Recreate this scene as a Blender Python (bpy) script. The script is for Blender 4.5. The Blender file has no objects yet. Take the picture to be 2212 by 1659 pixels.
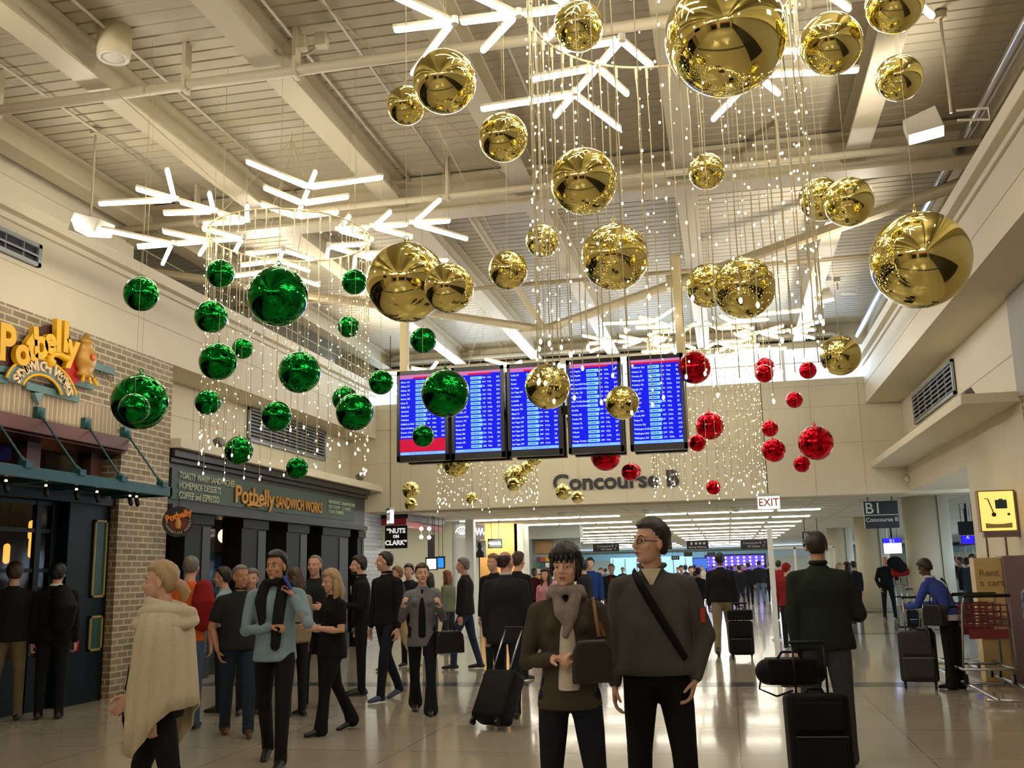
import bpy, math, random
import numpy as np
from mathutils import Vector, Matrix, Quaternion
random.seed(7)
sc = bpy.context.scene
COL = sc.collection
PI = math.pi
# ------------------------------------------------------------------ camera
FPX, PITCH, YAW, ROLL = 2142.3, 0.188965, 0.207750, -0.022852
IW, IH = 2212.0, 1659.0
cp, sp, cyw, syw, cr, sr = math.cos(PITCH), math.sin(PITCH), math.cos(YAW), math.sin(YAW), math.cos(ROLL), math.sin(ROLL)
FW = Vector((-syw*cp, cyw*cp, sp)); R0 = Vector((cyw, syw, 0)); U0 = R0.cross(FW)
RT = R0*cr + U0*sr; UP = -R0*sr + U0*cr
CAM = Vector((0, 0, 1.55))
cam = bpy.data.cameras.new('camera'); cam.sensor_fit = 'HORIZONTAL'; cam.sensor_width = 36.0
cam.lens = 36.0*FPX/IW; cam.clip_end = 300; cam.clip_start = 0.05
camo = bpy.data.objects.new('camera', cam); COL.objects.link(camo)
camo.matrix_world = Matrix.Translation(CAM) @ Matrix((RT, UP, -FW)).transposed().to_4x4()
sc.camera = camo
def ray(x, y): return FW + RT*((x-IW/2)/FPX) - UP*((y-IH/2)/FPX)
def at(x, y, X=None, Y=None, Z=None, D=None):
    "point of the place seen at a pixel, on the plane X=, Y=, Z= or at depth D"
    d = ray(x, y)
    if D is not None: return CAM + d*D
    i, v = (0, X) if X is not None else (1, Y) if Y is not None else (2, Z)
    return CAM + d*((v-CAM[i])/d[i])
# ------------------------------------------------------------------ view, world
sc.view_settings.view_transform = 'Standard'; sc.view_settings.look = 'None'
sc.view_settings.gamma = 1.0; sc.view_settings.use_curve_mapping = False
sc.view_settings.exposure = EXPO = 0.10
w = bpy.data.worlds.new('sky'); sc.world = w; w.use_nodes = True
bg = w.node_tree.nodes['Background']; bg.inputs[0].default_value = (0.62, 0.8, 1.0, 1); bg.inputs[1].default_value = 2.2
sc.cycles.max_bounces = 7; sc.cycles.diffuse_bounces = 4; sc.cycles.glossy_bounces = 4
sc.cycles.transmission_bounces = 4; sc.cycles.transparent_max_bounces = 8
sc.cycles.sample_clamp_indirect = 6.0; sc.cycles.caustics_reflective = False; sc.cycles.caustics_refractive = False
sc.cycles.blur_glossy = 0.5
# ------------------------------------------------------------------ lights of the place
def area(name, loc, rot, sx, sy, power, col, spread=PI):
    l = bpy.data.lights.new(name, 'AREA'); l.shape = 'RECTANGLE'; l.size = sx; l.size_y = sy
    l.energy = power; l.color = col; l.spread = spread
    o = bpy.data.objects.new(name, l); COL.objects.link(o); o.location = loc; o.rotation_euler = rot
    return o
WARM = (1.0, 0.91, 0.76); NEUT = (1.0, 0.95, 0.88); COOL = (0.62, 0.80, 1.0)
# box uplighters hung on rods along both bulkheads, aimed at the deck
def aim(o, d): o.rotation_euler = Vector(d).to_track_quat('-Z', 'Y').to_euler()
for y0 in (-9.0, -4.0, 1.0, 5.5, 9.9, 14.6, 19.1):
    aim(area('uplighter_lamp', (-7.25, y0, 5.62), (0, 0, 0), .3, .3, 80, WARM), (1, 0, .42))
    aim(area('uplighter_lamp', (2.3, y0, 5.6), (0, 0, 0), .3, .3, 62, WARM), (-1, 0, .42))
# daylight falling in through the clerestory and the gate windows
area('daylight_clerestory', (-2.5, 24.6, 5.9), (math.radians(-118), 0, 0), 11.5, 1.2, 1100, COOL)
area('daylight_gate_windows', (17.0, 40, 1.8), (0, math.radians(90), 0), 3.0, 40.0, 1300, COOL)
area('daylight_end_windows', (-2.5, 82, 1.9), (math.radians(-90), 0, 0), 22, 2.4, 1500, COOL)
# rows of lamps over the hall behind the camera
for x in (-5.5, 0.3):
    area('hall_lamp', (x, -6.5, 5.6), (0, 0, 0), 1.6, 3.0, 70, NEUT)
def spot(name, loc, tgt, power, col, size=60, blend=.6, rad=.05):
    l = bpy.data.lights.new(name, 'SPOT'); l.energy = power; l.color = col; l.spot_size = math.radians(size); l.spot_blend = blend
    l.shadow_soft_size = rad
    o = bpy.data.objects.new(name, l); COL.objects.link(o); o.location = loc
    o.rotation_euler = (Vector(tgt)-Vector(loc)).to_track_quat('-Z', 'Y').to_euler()
    return o
# ------------------------------------------------------------------ object helpers
def tag(o, label=None, cat=None, group=None, kind=None):
    if label: o['label'] = label
    if cat: o['category'] = cat
    if group: o['group'] = group
    if kind: o['kind'] = kind
    return o
def empty(name, loc, rz=0.0, label=None, cat=None, group=None):
    o = bpy.data.objects.new(name, None); COL.objects.link(o); o.location = loc; o.rotation_euler = (0, 0, rz)
    o.empty_display_size = 0.1
    return tag(o, label, cat, group)
def frame(d, hint=None):
    d = Vector(d).normalized()
    h = Vector(hint) if hint is not None else (Vector((0, 0, 1)) if abs(d.z) < .9 else Vector((0, 1, 0)))
    s = d.cross(h)
    if s.length < 1e-5: s = d.cross(Vector((1, 0, 0)))
    s.normalize(); return s, s.cross(d).normalized()
def carry(d, u, hint):
    d = Vector(d).normalized(); w_ = u-d*u.dot(d)
    if w_.length < 1e-4: return frame(d, hint)
    w_.normalize(); return w_, w_.cross(d).normalized()
class MB:
    def __init__(s): s.v = []; s.f = []; s.mi = []; s.cur = 0
    def add(s, vs, fs):
        n = len(s.v); s.v += [tuple(v) for v in vs]; s.f += [tuple(i+n for i in f) for f in fs]; s.mi += [s.cur]*len(fs)
        return s
    def box(s, x0, x1, y0, y1, z0, z1):
        return s.add([(x, y, z) for z in (z0, z1) for y in (y0, y1) for x in (x0, x1)],
                     [(0, 2, 3, 1), (4, 5, 7, 6), (0, 1, 5, 4), (2, 6, 7, 3), (0, 4, 6, 2), (1, 3, 7, 5)])
    def obox(s, c, ax, ay, az):
        c, ax, ay, az = map(Vector, (c, ax, ay, az))
        return s.add([c+ax*i+ay*j+az*k for k in (-1, 1) for j in (-1, 1) for i in (-1, 1)],
                     [(0, 2, 3, 1), (4, 5, 7, 6), (0, 1, 5, 4), (2, 6, 7, 3), (0, 4, 6, 2), (1, 3, 7, 5)])
    def quad(s, a, b, c, d): return s.add([a, b, c, d], [(0, 1, 2, 3)])
    def ring(s, c, u, v, a, b, n): return [Vector(c)+u*(a*math.cos(2*PI*i/n))+v*(b*math.sin(2*PI*i/n)) for i in range(n)]
    def loft(s, rings, cap=True):
        n = len(rings[0]); vs = [p for r in rings for p in r]; fs = []
        for k in range(len(rings)-1):
            for i in range(n): fs.append((k*n+i, k*n+(i+1) % n, (k+1)*n+(i+1) % n, (k+1)*n+i))
        if cap: fs.append(tuple(range(n-1, -1, -1))); fs.append(tuple((len(rings)-1)*n+i for i in range(n)))
        return s.add(vs, fs)
    def tube(s, pts, r, n=8, hint=None, flat=1.0):
        pts = [Vector(p) for p in pts]; R = r if isinstance(r, (list, tuple)) else [r]*len(pts); rings = []
        u = None
        for i, p in enumerate(pts):
            d = (pts[min(i+1, len(pts)-1)]-pts[max(i-1, 0)])
            u, v = frame(d, hint) if u is None else carry(d, u, hint); rings.append(s.ring(p, u, v, R[i], R[i]*flat, n))
        return s.loft(rings)
    def cap_tube(s, pts, r, n=12, hint=None, flat=1.0):
        "tube with rounded ends"
        pts = [Vector(p) for p in pts]; R = list(r) if isinstance(r, (list, tuple)) else [r]*len(pts)
        d0 = (pts[1]-pts[0]).normalized(); d1 = (pts[-1]-pts[-2]).normalized(); P = []; Q = []
        for a in (80, 50, 25): P.append(pts[0]-d0*R[0]*math.sin(math.radians(a))); Q.append(R[0]*math.cos(math.radians(a)))
        P += pts; Q += R
        for a in (25, 50, 80): P.append(pts[-1]+d1*R[-1]*math.sin(math.radians(a))); Q.append(R[-1]*math.cos(math.radians(a)))
        rings = []
        for i, p in enumerate(P):
            j = min(max(i-3, 0), len(pts)-1)
            d = (pts[min(j+1, len(pts)-1)]-pts[max(j-1, 0)]); u, v = frame(d, hint) if i == 0 else carry(d, u, hint)
            rings.append(s.ring(p, u, v, Q[i], Q[i]*flat, n))
        return s.loft(rings)
    def ball(s, c, r, nu=16, nv=10, M=None):
        c = Vector(c); r = Vector((r, r, r)) if isinstance(r, (int, float)) else Vector(r); vs = []; fs = []
        def T(p): q = Vector((p.x*r.x, p.y*r.y, p.z*r.z)); return c+(M @ q if M is not None else q)
        vs.append(T(Vector((0, 0, -1))))
        for j in range(1, nv):
            t = PI*j/nv-PI/2
            for i in range(nu): vs.append(T(Vector((math.cos(t)*math.cos(2*PI*i/nu), math.cos(t)*math.sin(2*PI*i/nu), math.sin(t)))))
        vs.append(T(Vector((0, 0, 1)))); L = len(vs)-1
        for i in range(nu):
            fs.append((0, 1+(i+1) % nu, 1+i)); fs.append((L, 1+(nv-2)*nu+i, 1+(nv-2)*nu+(i+1) % nu))
            for j in range(nv-2): a = 1+j*nu; fs.append((a+i, a+(i+1) % nu, a+nu+(i+1) % nu, a+nu+i))
        return s.add(vs, fs)
    def torus(s, c, R, r, n=32, m=8, M=None):
        c = Vector(c); vs = []; fs = []
        for i in range(n):
            a = 2*PI*i/n
            for j in range(m):
                b = 2*PI*j/m; p = Vector(((R+r*math.cos(b))*math.cos(a), (R+r*math.cos(b))*math.sin(a), r*math.sin(b)))
                vs.append(c+(M @ p if M is not None else p))
        for i in range(n):
            for j in range(m): fs.append((i*m+j, ((i+1) % n)*m+j, ((i+1) % n)*m+(j+1) % m, i*m+(j+1) % m))
        return s.add(vs, fs)
    def prism(s, poly, o, u, v, t):
        "polygon in plane (o,u,v), thickness vector t"
        o, u, v, t = map(Vector, (o, u, v, t)); n = len(poly)
        A = [o+u*a+v*b for a, b in poly]; B = [p+t for p in A]
        return s.add(A+B, [tuple(range(n-1, -1, -1)), tuple(range(n, 2*n))]+[(i, (i+1) % n, n+(i+1) % n, n+i) for i in range(n)])
    def cyl(s, c, r, z0, z1, n=24): return s.loft([s.ring((c[0], c[1], z), Vector((1, 0, 0)), Vector((0, 1, 0)), r, r, n) for z in (z0, z1)])
    def mesh(s, name, mats):
        me = bpy.data.meshes.new(name); me.from_pydata(s.v, [], s.f)
        for m in (mats if isinstance(mats, (list, tuple)) else [mats]): me.materials.append(m)
        if any(s.mi): me.polygons.foreach_set('material_index', s.mi)
        return me
    def build(s, name, mats, parent=None, smooth=False, bevel=0.0):
        me = s.mesh(name, mats); me.validate()
        o = bpy.data.objects.new(name, me); COL.objects.link(o)
        if smooth: me.shade_smooth()
        if bevel:
            b = o.modifiers.new('bevel', 'BEVEL'); b.width = bevel; b.segments = 2; b.limit_method = 'ANGLE'; b.harden_normals = False
        if parent: o.parent = parent
        return o
def struct(name, mb, mat, bevel=0, smooth=False, parent=None):
    o = mb.build(name, mat, parent, smooth, bevel)
    if parent is None: o['kind'] = 'structure'
    return o
TMP = bpy.data.scenes.new('tmp')
def baked(o_or_mesh, mods, name='m'):
    o = bpy.data.objects.new('tmp', o_or_mesh) if not isinstance(o_or_mesh, bpy.types.Object) else o_or_mesh
    TMP.collection.objects.link(o)
    for k, a in mods:
        m = o.modifiers.new(k, k)
        for q, v in a.items(): setattr(m, q, v)
    TMP.view_layers[0].update(); dg = TMP.view_layers[0].depsgraph
    me = bpy.data.meshes.new_from_object(o.evaluated_get(dg)); me.name = name
    d = o.data; bpy.data.objects.remove(o)
    if isinstance(d, bpy.types.Mesh): bpy.data.meshes.remove(d)
    return me
def fuse(name, mb, voxel, mats, parent=None, it=2, fac=.5):
    me0 = mb.mesh('f', mats)
    me = baked(me0, [('REMESH', dict(mode='VOXEL', voxel_size=voxel, use_smooth_shade=True)), ('SMOOTH', dict(factor=fac, iterations=it))], name)
    if not me.materials:
        for m in (mats if isinstance(mats, (list, tuple)) else [mats]): me.materials.append(m)
    me.polygons.foreach_set('use_smooth', [True]*len(me.polygons))
    o = bpy.data.objects.new(name, me); COL.objects.link(o)
    if parent: o.parent = parent
    return o
def text_mesh(body, size, extrude=0.004, bold=0.0, align='LEFT', valign='CENTER', space=1.0, line=1.0, res=3, bevel=0.0):
    c = bpy.data.curves.new('t', 'FONT'); c.body = body; c.size = size; c.extrude = extrude; c.offset = bold
    c.align_x = align; c.align_y = valign; c.space_character = space; c.space_line = line; c.resolution_u = res; c.bevel_depth = bevel
    o = bpy.data.objects.new('tmp', c); me = baked(o, [], 'text'); bpy.data.curves.remove(c); return me
def put_text(name, body, size, o, u, v, mat, parent=None, sx=1.0, **k):
    "text in the plane through o with reading direction u and up v"
    me = text_mesh(body, size, **k); u = Vector(u).normalized(); v = Vector(v).normalized(); n = u.cross(v)
    me.transform(Matrix.Diagonal((sx, 1, 1, 1)))
    me.transform(Matrix.Translation(Vector(o)) @ Matrix((u, v, n)).transposed().to_4x4())
    me.materials.clear(); me.materials.append(mat)
    ob = bpy.data.objects.new(name, me); COL.objects.link(ob)
    if parent: ob.parent = parent
    return ob
# ------------------------------------------------------------------ materials
def lin(c):
    if isinstance(c, str): c = tuple(int(c[i:i+2], 16)/255 for i in (0, 2, 4))
    return tuple(((x+.055)/1.055)**2.4 if x > .04045 else x/12.92 for x in c)
MC = {}
def mat(key, col, rough=.6, metal=0.0, bump=0.0, bscale=60, var=0.0, vscale=6, spec=.5, emis=None, estr=0.0, nosample=False, alpha=None, trans=0.0, sheen=0.0, coat=0.0):
    if key in MC: return MC[key]
    m = bpy.data.materials.new(key); m.use_nodes = True; nt = m.node_tree; b = nt.nodes['Principled BSDF']
    c = lin(col); b.inputs['Base Color'].default_value = (*c, 1); b.inputs['Roughness'].default_value = rough
    b.inputs['Metallic'].default_value = metal; b.inputs['Specular IOR Level'].default_value = spec
    if sheen: b.inputs['Sheen Weight'].default_value = sheen
    if coat: b.inputs['Coat Weight'].default_value = coat
    if trans: b.inputs['Transmission Weight'].default_value = trans
    if alpha is not None: b.inputs['Alpha'].default_value = alpha
    if emis is not None:
        b.inputs['Emission Color'].default_value = (*lin(emis), 1); b.inputs['Emission Strength'].default_value = estr
        if nosample: m.cycles.emission_sampling = 'NONE'
    if bump or var:
        tc = nt.nodes.new('ShaderNodeTexCoord')
    if bump:
        n = nt.nodes.new('ShaderNodeTexNoise'); n.inputs['Scale'].default_value = bscale; n.inputs['Detail'].default_value = 4
        bp = nt.nodes.new('ShaderNodeBump'); bp.inputs['Strength'].default_value = bump; bp.inputs['Distance'].default_value = .01
        nt.links.new(tc.outputs['Object'], n.inputs['Vector']); nt.links.new(n.outputs[0], bp.inputs['Height']); nt.links.new(bp.outputs[0], b.inputs['Normal'])
    if var:
        n = nt.nodes.new('ShaderNodeTexNoise'); n.inputs['Scale'].default_value = vscale; n.inputs['Detail'].default_value = 5
        mx = nt.nodes.new('ShaderNodeMix'); mx.data_type = 'RGBA'
        mx.inputs[6].default_value = (*[x*(1-var) for x in c], 1); mx.inputs[7].default_value = (*[min(1, x*(1+var)) for x in c], 1)
        nt.links.new(tc.outputs['Object'], n.inputs['Vector']); nt.links.new(n.outputs[0], mx.inputs[0]); nt.links.new(mx.outputs[2], b.inputs['Base Color'])
    MC[key] = m; return m
def cloth(col, rough=.85, bump=.9, bscale=9, var=.25):
    k = 'cloth_'+(col if isinstance(col, str) else str(col))
    return mat(k, col, rough, bump=bump, bscale=bscale, var=var, vscale=9, spec=.25)
SKIN = {'light': mat('skin_light', 'cda08a', .5, bump=.05, bscale=120, var=.07), 'tan': mat('skin_tan', 'b58468', .5, var=.07),
        'dark': mat('skin_dark', '5a3a2a', .45, var=.07), 'pink': mat('skin_pink', 'c69182', .5, var=.07)}
HAIR = {k: mat('hair_'+k, c, .45, bump=.6, bscale=70, var=.3, vscale=40) for k, c in dict(black='0f0c0b', dark='231812', brown='3f2a1c', blond='a88d68', grey='6d6862', white='bdb8b0', red='6a3a22', lightbrown='7c5a3a').items()}
BEIGE = mat('painted_wall', 'd8cfba', .75, var=.03, vscale=1.5)
BEIGE2 = mat('painted_soffit', 'c4b9a0', .8, var=.03, vscale=1.5)
def nodes_mat(key, rough=.6):
    m = bpy.data.materials.new(key); m.use_nodes = True; return m, m.node_tree, m.node_tree.nodes['Principled BSDF']
def bricks(key, c1, c2, mort, bw, rh, ms=.012, axis='yz', rough=.8, bump=.5):
    m, nt, b = nodes_mat(key); tc = nt.nodes.new('ShaderNodeTexCoord'); sx = nt.nodes.new('ShaderNodeSeparateXYZ'); cx = nt.nodes.new('ShaderNodeCombineXYZ')
    nt.links.new(tc.outputs['Object'], sx.inputs[0])
    nt.links.new(sx.outputs['XYZ'.index(axis[0].upper())], cx.inputs[0]); nt.links.new(sx.outputs['XYZ'.index(axis[1].upper())], cx.inputs[1])
    t = nt.nodes.new('ShaderNodeTexBrick'); nt.links.new(cx.outputs[0], t.inputs['Vector'])
    t.inputs['Color1'].default_value = (*lin(c1), 1); t.inputs['Color2'].default_value = (*lin(c2), 1); t.inputs['Mortar'].default_value = (*lin(mort), 1)
    t.inputs['Scale'].default_value = 1; t.inputs['Mortar Size'].default_value = ms; t.inputs['Brick Width'].default_value = bw; t.inputs['Row Height'].default_value = rh
    nt.links.new(t.outputs['Color'], b.inputs['Base Color']); b.inputs['Roughness'].default_value = rough
    bp = nt.nodes.new('ShaderNodeBump'); bp.inputs['Strength'].default_value = bump; bp.inputs['Distance'].default_value = .01; bp.invert = True
    nt.links.new(t.outputs['Fac'], bp.inputs['Height']); nt.links.new(bp.outputs[0], b.inputs['Normal'])
    return m
BRICK = bricks('taupe_brick', '9c8d79', '857764', 'c9bda6', .25, .088)
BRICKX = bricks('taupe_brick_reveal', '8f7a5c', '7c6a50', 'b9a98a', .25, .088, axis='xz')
SOLDIER = bricks('soldier_course', 'ab9c85', '9c8d78', 'c9bda6', .088, 5.0, .01)
WTILE = bricks('white_glazed_brick', 'd9dcdc', 'cfd2d2', 'a9adad', .3, .1, .008, rough=.25, bump=.25)
# floor: polished terrazzo with joint lines
def floor_mat():
    m, nt, b = nodes_mat('polished_terrazzo'); tc = nt.nodes.new('ShaderNodeTexCoord')
    t = nt.nodes.new('ShaderNodeTexBrick'); t.offset = 0; nt.links.new(tc.outputs['Object'], t.inputs['Vector'])
    t.inputs['Scale'].default_value = 1; t.inputs['Brick Width'].default_value = 1.5; t.inputs['Row Height'].default_value = 1.5; t.inputs['Mortar Size'].default_value = .007
    t.inputs['Color1'].default_value = (*lin('cdc4b2'), 1); t.inputs['Color2'].default_value = (*lin('c8bfac'), 1); t.inputs['Mortar'].default_value = (*lin('9a9180'), 1)
    v = nt.nodes.new('ShaderNodeTexNoise'); v.inputs['Scale'].default_value = 160; v.inputs['Detail'].default_value = 3; nt.links.new(tc.outputs['Object'], v.inputs['Vector'])
    mx = nt.nodes.new('ShaderNodeMix'); mx.data_type = 'RGBA'; mx.blend_type = 'MULTIPLY'; mx.inputs[0].default_value = .5
    cr_ = nt.nodes.new('ShaderNodeValToRGB'); cr_.color_ramp.elements[0].position = .35; cr_.color_ramp.elements[0].color = (.6, .55, .5, 1); cr_.color_ramp.elements[1].position = .6
    nt.links.new(v.outputs[0], cr_.inputs[0]); nt.links.new(t.outputs['Color'], mx.inputs[6]); nt.links.new(cr_.outputs[0], mx.inputs[7])
    n2 = nt.nodes.new('ShaderNodeTexNoise'); n2.inputs['Scale'].default_value = .8; n2.inputs['Detail'].default_value = 4; nt.links.new(tc.outputs['Object'], n2.inputs['Vector'])
    mr = nt.nodes.new('ShaderNodeMapRange'); mr.inputs['To Min'].default_value = .10; mr.inputs['To Max'].default_value = .2; nt.links.new(n2.outputs[0], mr.inputs['Value'])
    bp = nt.nodes.new('ShaderNodeBump'); bp.inputs['Strength'].default_value = .05; bp.inputs['Distance'].default_value = .05
    n3 = nt.nodes.new('ShaderNodeTexNoise'); n3.inputs['Scale'].default_value = 2.2; nt.links.new(tc.outputs['Object'], n3.inputs['Vector']); nt.links.new(n3.outputs[0], bp.inputs['Height'])
    nt.links.new(mx.outputs[2], b.inputs['Base Color']); nt.links.new(mr.outputs[0], b.inputs['Roughness']); nt.links.new(bp.outputs[0], b.inputs['Normal'])
    b.inputs['Specular IOR Level'].default_value = .9; b.inputs['Coat Weight'].default_value = .4; b.inputs['Coat Roughness'].default_value = .06
    return m
FLOOR = floor_mat()
BANDM = mat('slate_floor_inlay', '5f6468', .14, var=.1, vscale=60)
# ceiling deck: ribs running across the hall
def deck_mat():
    m, nt, b = nodes_mat('ribbed_metal_deck'); b.inputs['Base Color'].default_value = (*lin('c9bd9c'), 1); b.inputs['Roughness'].default_value = .6
    return m
DECK = mat('ribbed_metal_deck', 'b9b09b', .6, var=.03, vscale=2)
STEEL = mat('painted_steel', 'c2b8a0', .5); STEELD = mat('painted_steel_tube', 'a99c80', .5)
BLACK = mat('black_plastic', '070708', .4, spec=.3); DARKM = mat('dark_metal', '1b1c1f', .4, .6); CHROME = mat('brushed_aluminium', 'b9bbc0', .25, 1.0)
WHITEM = mat('white_metal', 'e6e3da', .4); DGLASS = mat('tinted_shop_glass', '101010', .05, alpha=.3, spec=.35)
GLASS = mat('clear_glass', 'eef4f4', .03, trans=0.0, alpha=.12, spec=.8)
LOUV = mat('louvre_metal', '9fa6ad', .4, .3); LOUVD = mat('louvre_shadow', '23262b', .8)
TUBE = mat('lit_tube', 'ffffff', .5, emis=(1, .96, .87), estr=14.0)
BULB = mat('lit_fairy_bulb', 'ffffff', .5, emis=(1, .93, .74), estr=9.0, nosample=True)
STRIP = mat('lit_ceiling_strip', 'ffffff', .5, emis=(1, .97, .90), estr=13.0)
WIRE = mat('clear_wire', 'b8ab85', .5)
# ================================================================== THE BUILDING
ZC = 6.95; XL, XLL, XR, XRR, YE = -8.3, -9.0, 3.2, 3.95, 23.0; ZLOW = 3.2
struct('floor', MB().box(-24, 26, -16, 96, -.15, 0), FLOOR)
for y0, y1 in ((14.1, 14.62), (24.6, 25.1), (36.0, 36.5), (2.0, 2.5)):
    struct('trim_1', MB().box(XL+.35, 24, y0, y1, -.02, .002), BANDM)
# ribbed deck
m = MB(); pitch = .19; y = -14.0; prof = []
while y < YE+.3:
    prof += [(y, 0), (y+pitch-.03, 0), (y+pitch-.024, .02), (y+pitch-.006, .02)]; y += pitch
vs = []
for yy, dz in prof: vs += [(-10.5, yy, ZC+dz), (5.5, yy, ZC+dz)]
m.add(vs, [(2*i, 2*i+1, 2*i+3, 2*i+2) for i in range(len(prof)-1)]); m.box(-10.5, 5.5, -14, YE+.4, ZC+.06, ZC+.3)
struct('ceiling', m, DECK)
# I-beams along the hall and the cross girder
def ibeam(X, y0, y1, z0=6.58, w_=.28):
    return MB().box(X-w_/2, X+w_/2, y0, y1, z0, z0+.03).box(X-.02, X+.02, y0, y1, z0+.03, ZC-.02).box(X-w_/2, X+w_/2, y0, y1, ZC-.05, ZC-.01)
for X in (-8.0, -6.08, -4.2, -2.36, -.26, 1.86):
    struct('ceiling_beam', ibeam(X, -14, YE), STEEL)
struct('ceiling_girder', MB().box(-10, 4, 12.35, 12.7, 6.42, 6.46).box(-10, 4, 12.5, 12.54, 6.46, ZC-.02).box(-10, 4, 12.3, 12.75, 6.86, 6.92), STEEL)
# horizontal truss between girder and end wall
P1, P2, P3 = Vector((3.9, 12.9, 6.5)), Vector((-3.31, 18.88, 6.3)), Vector((-8.6, 13.3, 6.3))
struct('ceiling_truss', MB().tube([P1, P2], .085, 10).tube([P2, P3], .075, 10).tube([P2+Vector((0, .3, 0)), (-3.3, 13, 6.6)], .06, 8)
       .tube([(-8.6, 16.2, 6.45), (3.6, 16.2, 6.45)], .035, 8).box(-3.75, -2.9, 18.6, 19.1, 6.22, 6.34).box(-.75, -.35, 16.5, 16.8, 6.28, 6.5), STEELD, smooth=False)
# pipes and conduits under the deck
pp = empty('sprinkler_pipe', (-2.5, 8.45, 6.5), 0, 'cream sprinkler pipe running across under the ceiling beams at upper left', 'pipe')
def child(o, parent): o.parent = parent; o.matrix_parent_inverse = parent.matrix_world.inverted(); return o
def top(mb, name, mat_, label, cat, group=None, smooth=False, bevel=0): return tag(mb.build(name, mat_, None, smooth, bevel), label, cat, group)
def sub(p, mb, name, mat_, smooth=False, bevel=0):
    "part built in world coordinates under an Empty at p"
    o = mb.build(name, mat_, p, smooth, bevel); o.matrix_parent_inverse = Matrix.Translation(-Vector(p.location)) if p.rotation_euler.z == 0 else (Matrix.Translation(p.location) @ Matrix.Rotation(p.rotation_euler.z, 4, 'Z')).inverted(); return o
sub(pp, MB().tube([(XL, 8.45, 6.5), (XR, 8.45, 6.5)], .055, 12), 'pipe', STEEL, True)
for x in (-7.3, -5.1, -3.9, -1.2, 1.0): sub(pp, MB().box(x-.02, x+.02, 8.39, 8.51, 6.42, 6.95), 'pipe_hanger', STEEL)
pp = empty('sprinkler_pipe', (-2.5, 11.85, 6.42), 0, 'thin cream pipe running across just before the cross girder', 'pipe')
sub(pp, MB().tube([(XL, 11.85, 6.42), (XR, 11.85, 6.42)], .045, 12), 'pipe', STEEL, True)
for x in (-6.9, -3.3, .9): sub(pp, MB().box(x-.02, x+.02, 11.8, 11.9, 6.36, 6.95), 'pipe_hanger', STEEL)
for x, l in ((-7.1, 'nearest the left bulkhead'), (-5.64, 'passing behind the round can light'), (-4.2, 'just right of the second ceiling beam'), (-3.95, 'with the junction box, right of the second beam'), (-3.4, 'left of the third ceiling beam'), (-1.9, 'right of the third ceiling beam')):
    top(MB().tube([(x, -13, 6.88), (x, 12.3, 6.88)], .018, 8), 'conduit', STEEL, 'thin cream conduit along the deck, '+l, 'conduit', 'conduits on the ceiling deck', True)
jb = empty('junction_box', at(650, 92, Z=6.8), 0, 'cream junction boxes with a looped conduit on the deck at top', 'junction box')
for dx in (0, .22): sub(jb, MB().box(jb.location.x+dx-.06, jb.location.x+dx+.06, jb.location.y-.05, jb.location.y+.05, 6.72, 6.86), 'box', STEEL, bevel=.005)
sub(jb, MB().tube([(jb.location.x+.2*math.cos(a)-.1, jb.location.y+.12*math.sin(a)+.1, 6.8) for a in np.linspace(0, 3.3, 12)], .014, 6), 'conduit_loop', STEEL, True)
top(MB().tube([(3.1, y, z) for y, z in ((-6, 6.6), (12, 6.6), (22.6, 6.6))], .07, 12), 'drain_pipe', CHROME, 'shiny silver pipe running along the right bulkhead under the ceiling', 'pipe', smooth=True)
dp = empty('duct_pipe', (-2.5, 22.9, 6.6), 0, 'white pipe along the top of the far end wall', 'pipe')
sub(dp, MB().tube([(-8.5, 22.82, 6.72), (1.9, 22.82, 6.72), (2.6, 22.82, 6.72), (2.75, 22.82, 6.6), (2.75, 22.82, 6.4)], .045, 10), 'pipe', WHITEM, True)
sub(dp, MB().box(-8.3, 2.9, 22.9, 22.99, 6.6, 6.64), 'shadow_strip', BLACK)  # black strip on the wall below the pipe, painted in as its shadow line
# left bulkhead with its ledge
struct('wall_left', MB().box(-9.8, XL, -14, 12.54, 4.88, ZC).box(-9.8, XL, 12.54, YE, 4.88, 6.1).box(-10.4, -9.8, -14, YE, 4.88, ZC+.05), BEIGE)
struct('trim_2', MB().box(XL, XL+.16, -14, YE, 5.98, 6.15).box(XL, XL+.05, -14, YE, 5.90, 5.98), BEIGE, bevel=.01)
struct('trim_3', MB().box(XL, XL+.006, -14, YE, 5.395, 5.41).box(XL, XL+.006, -14, YE, 6.44, 6.452), BEIGE2)
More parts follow.
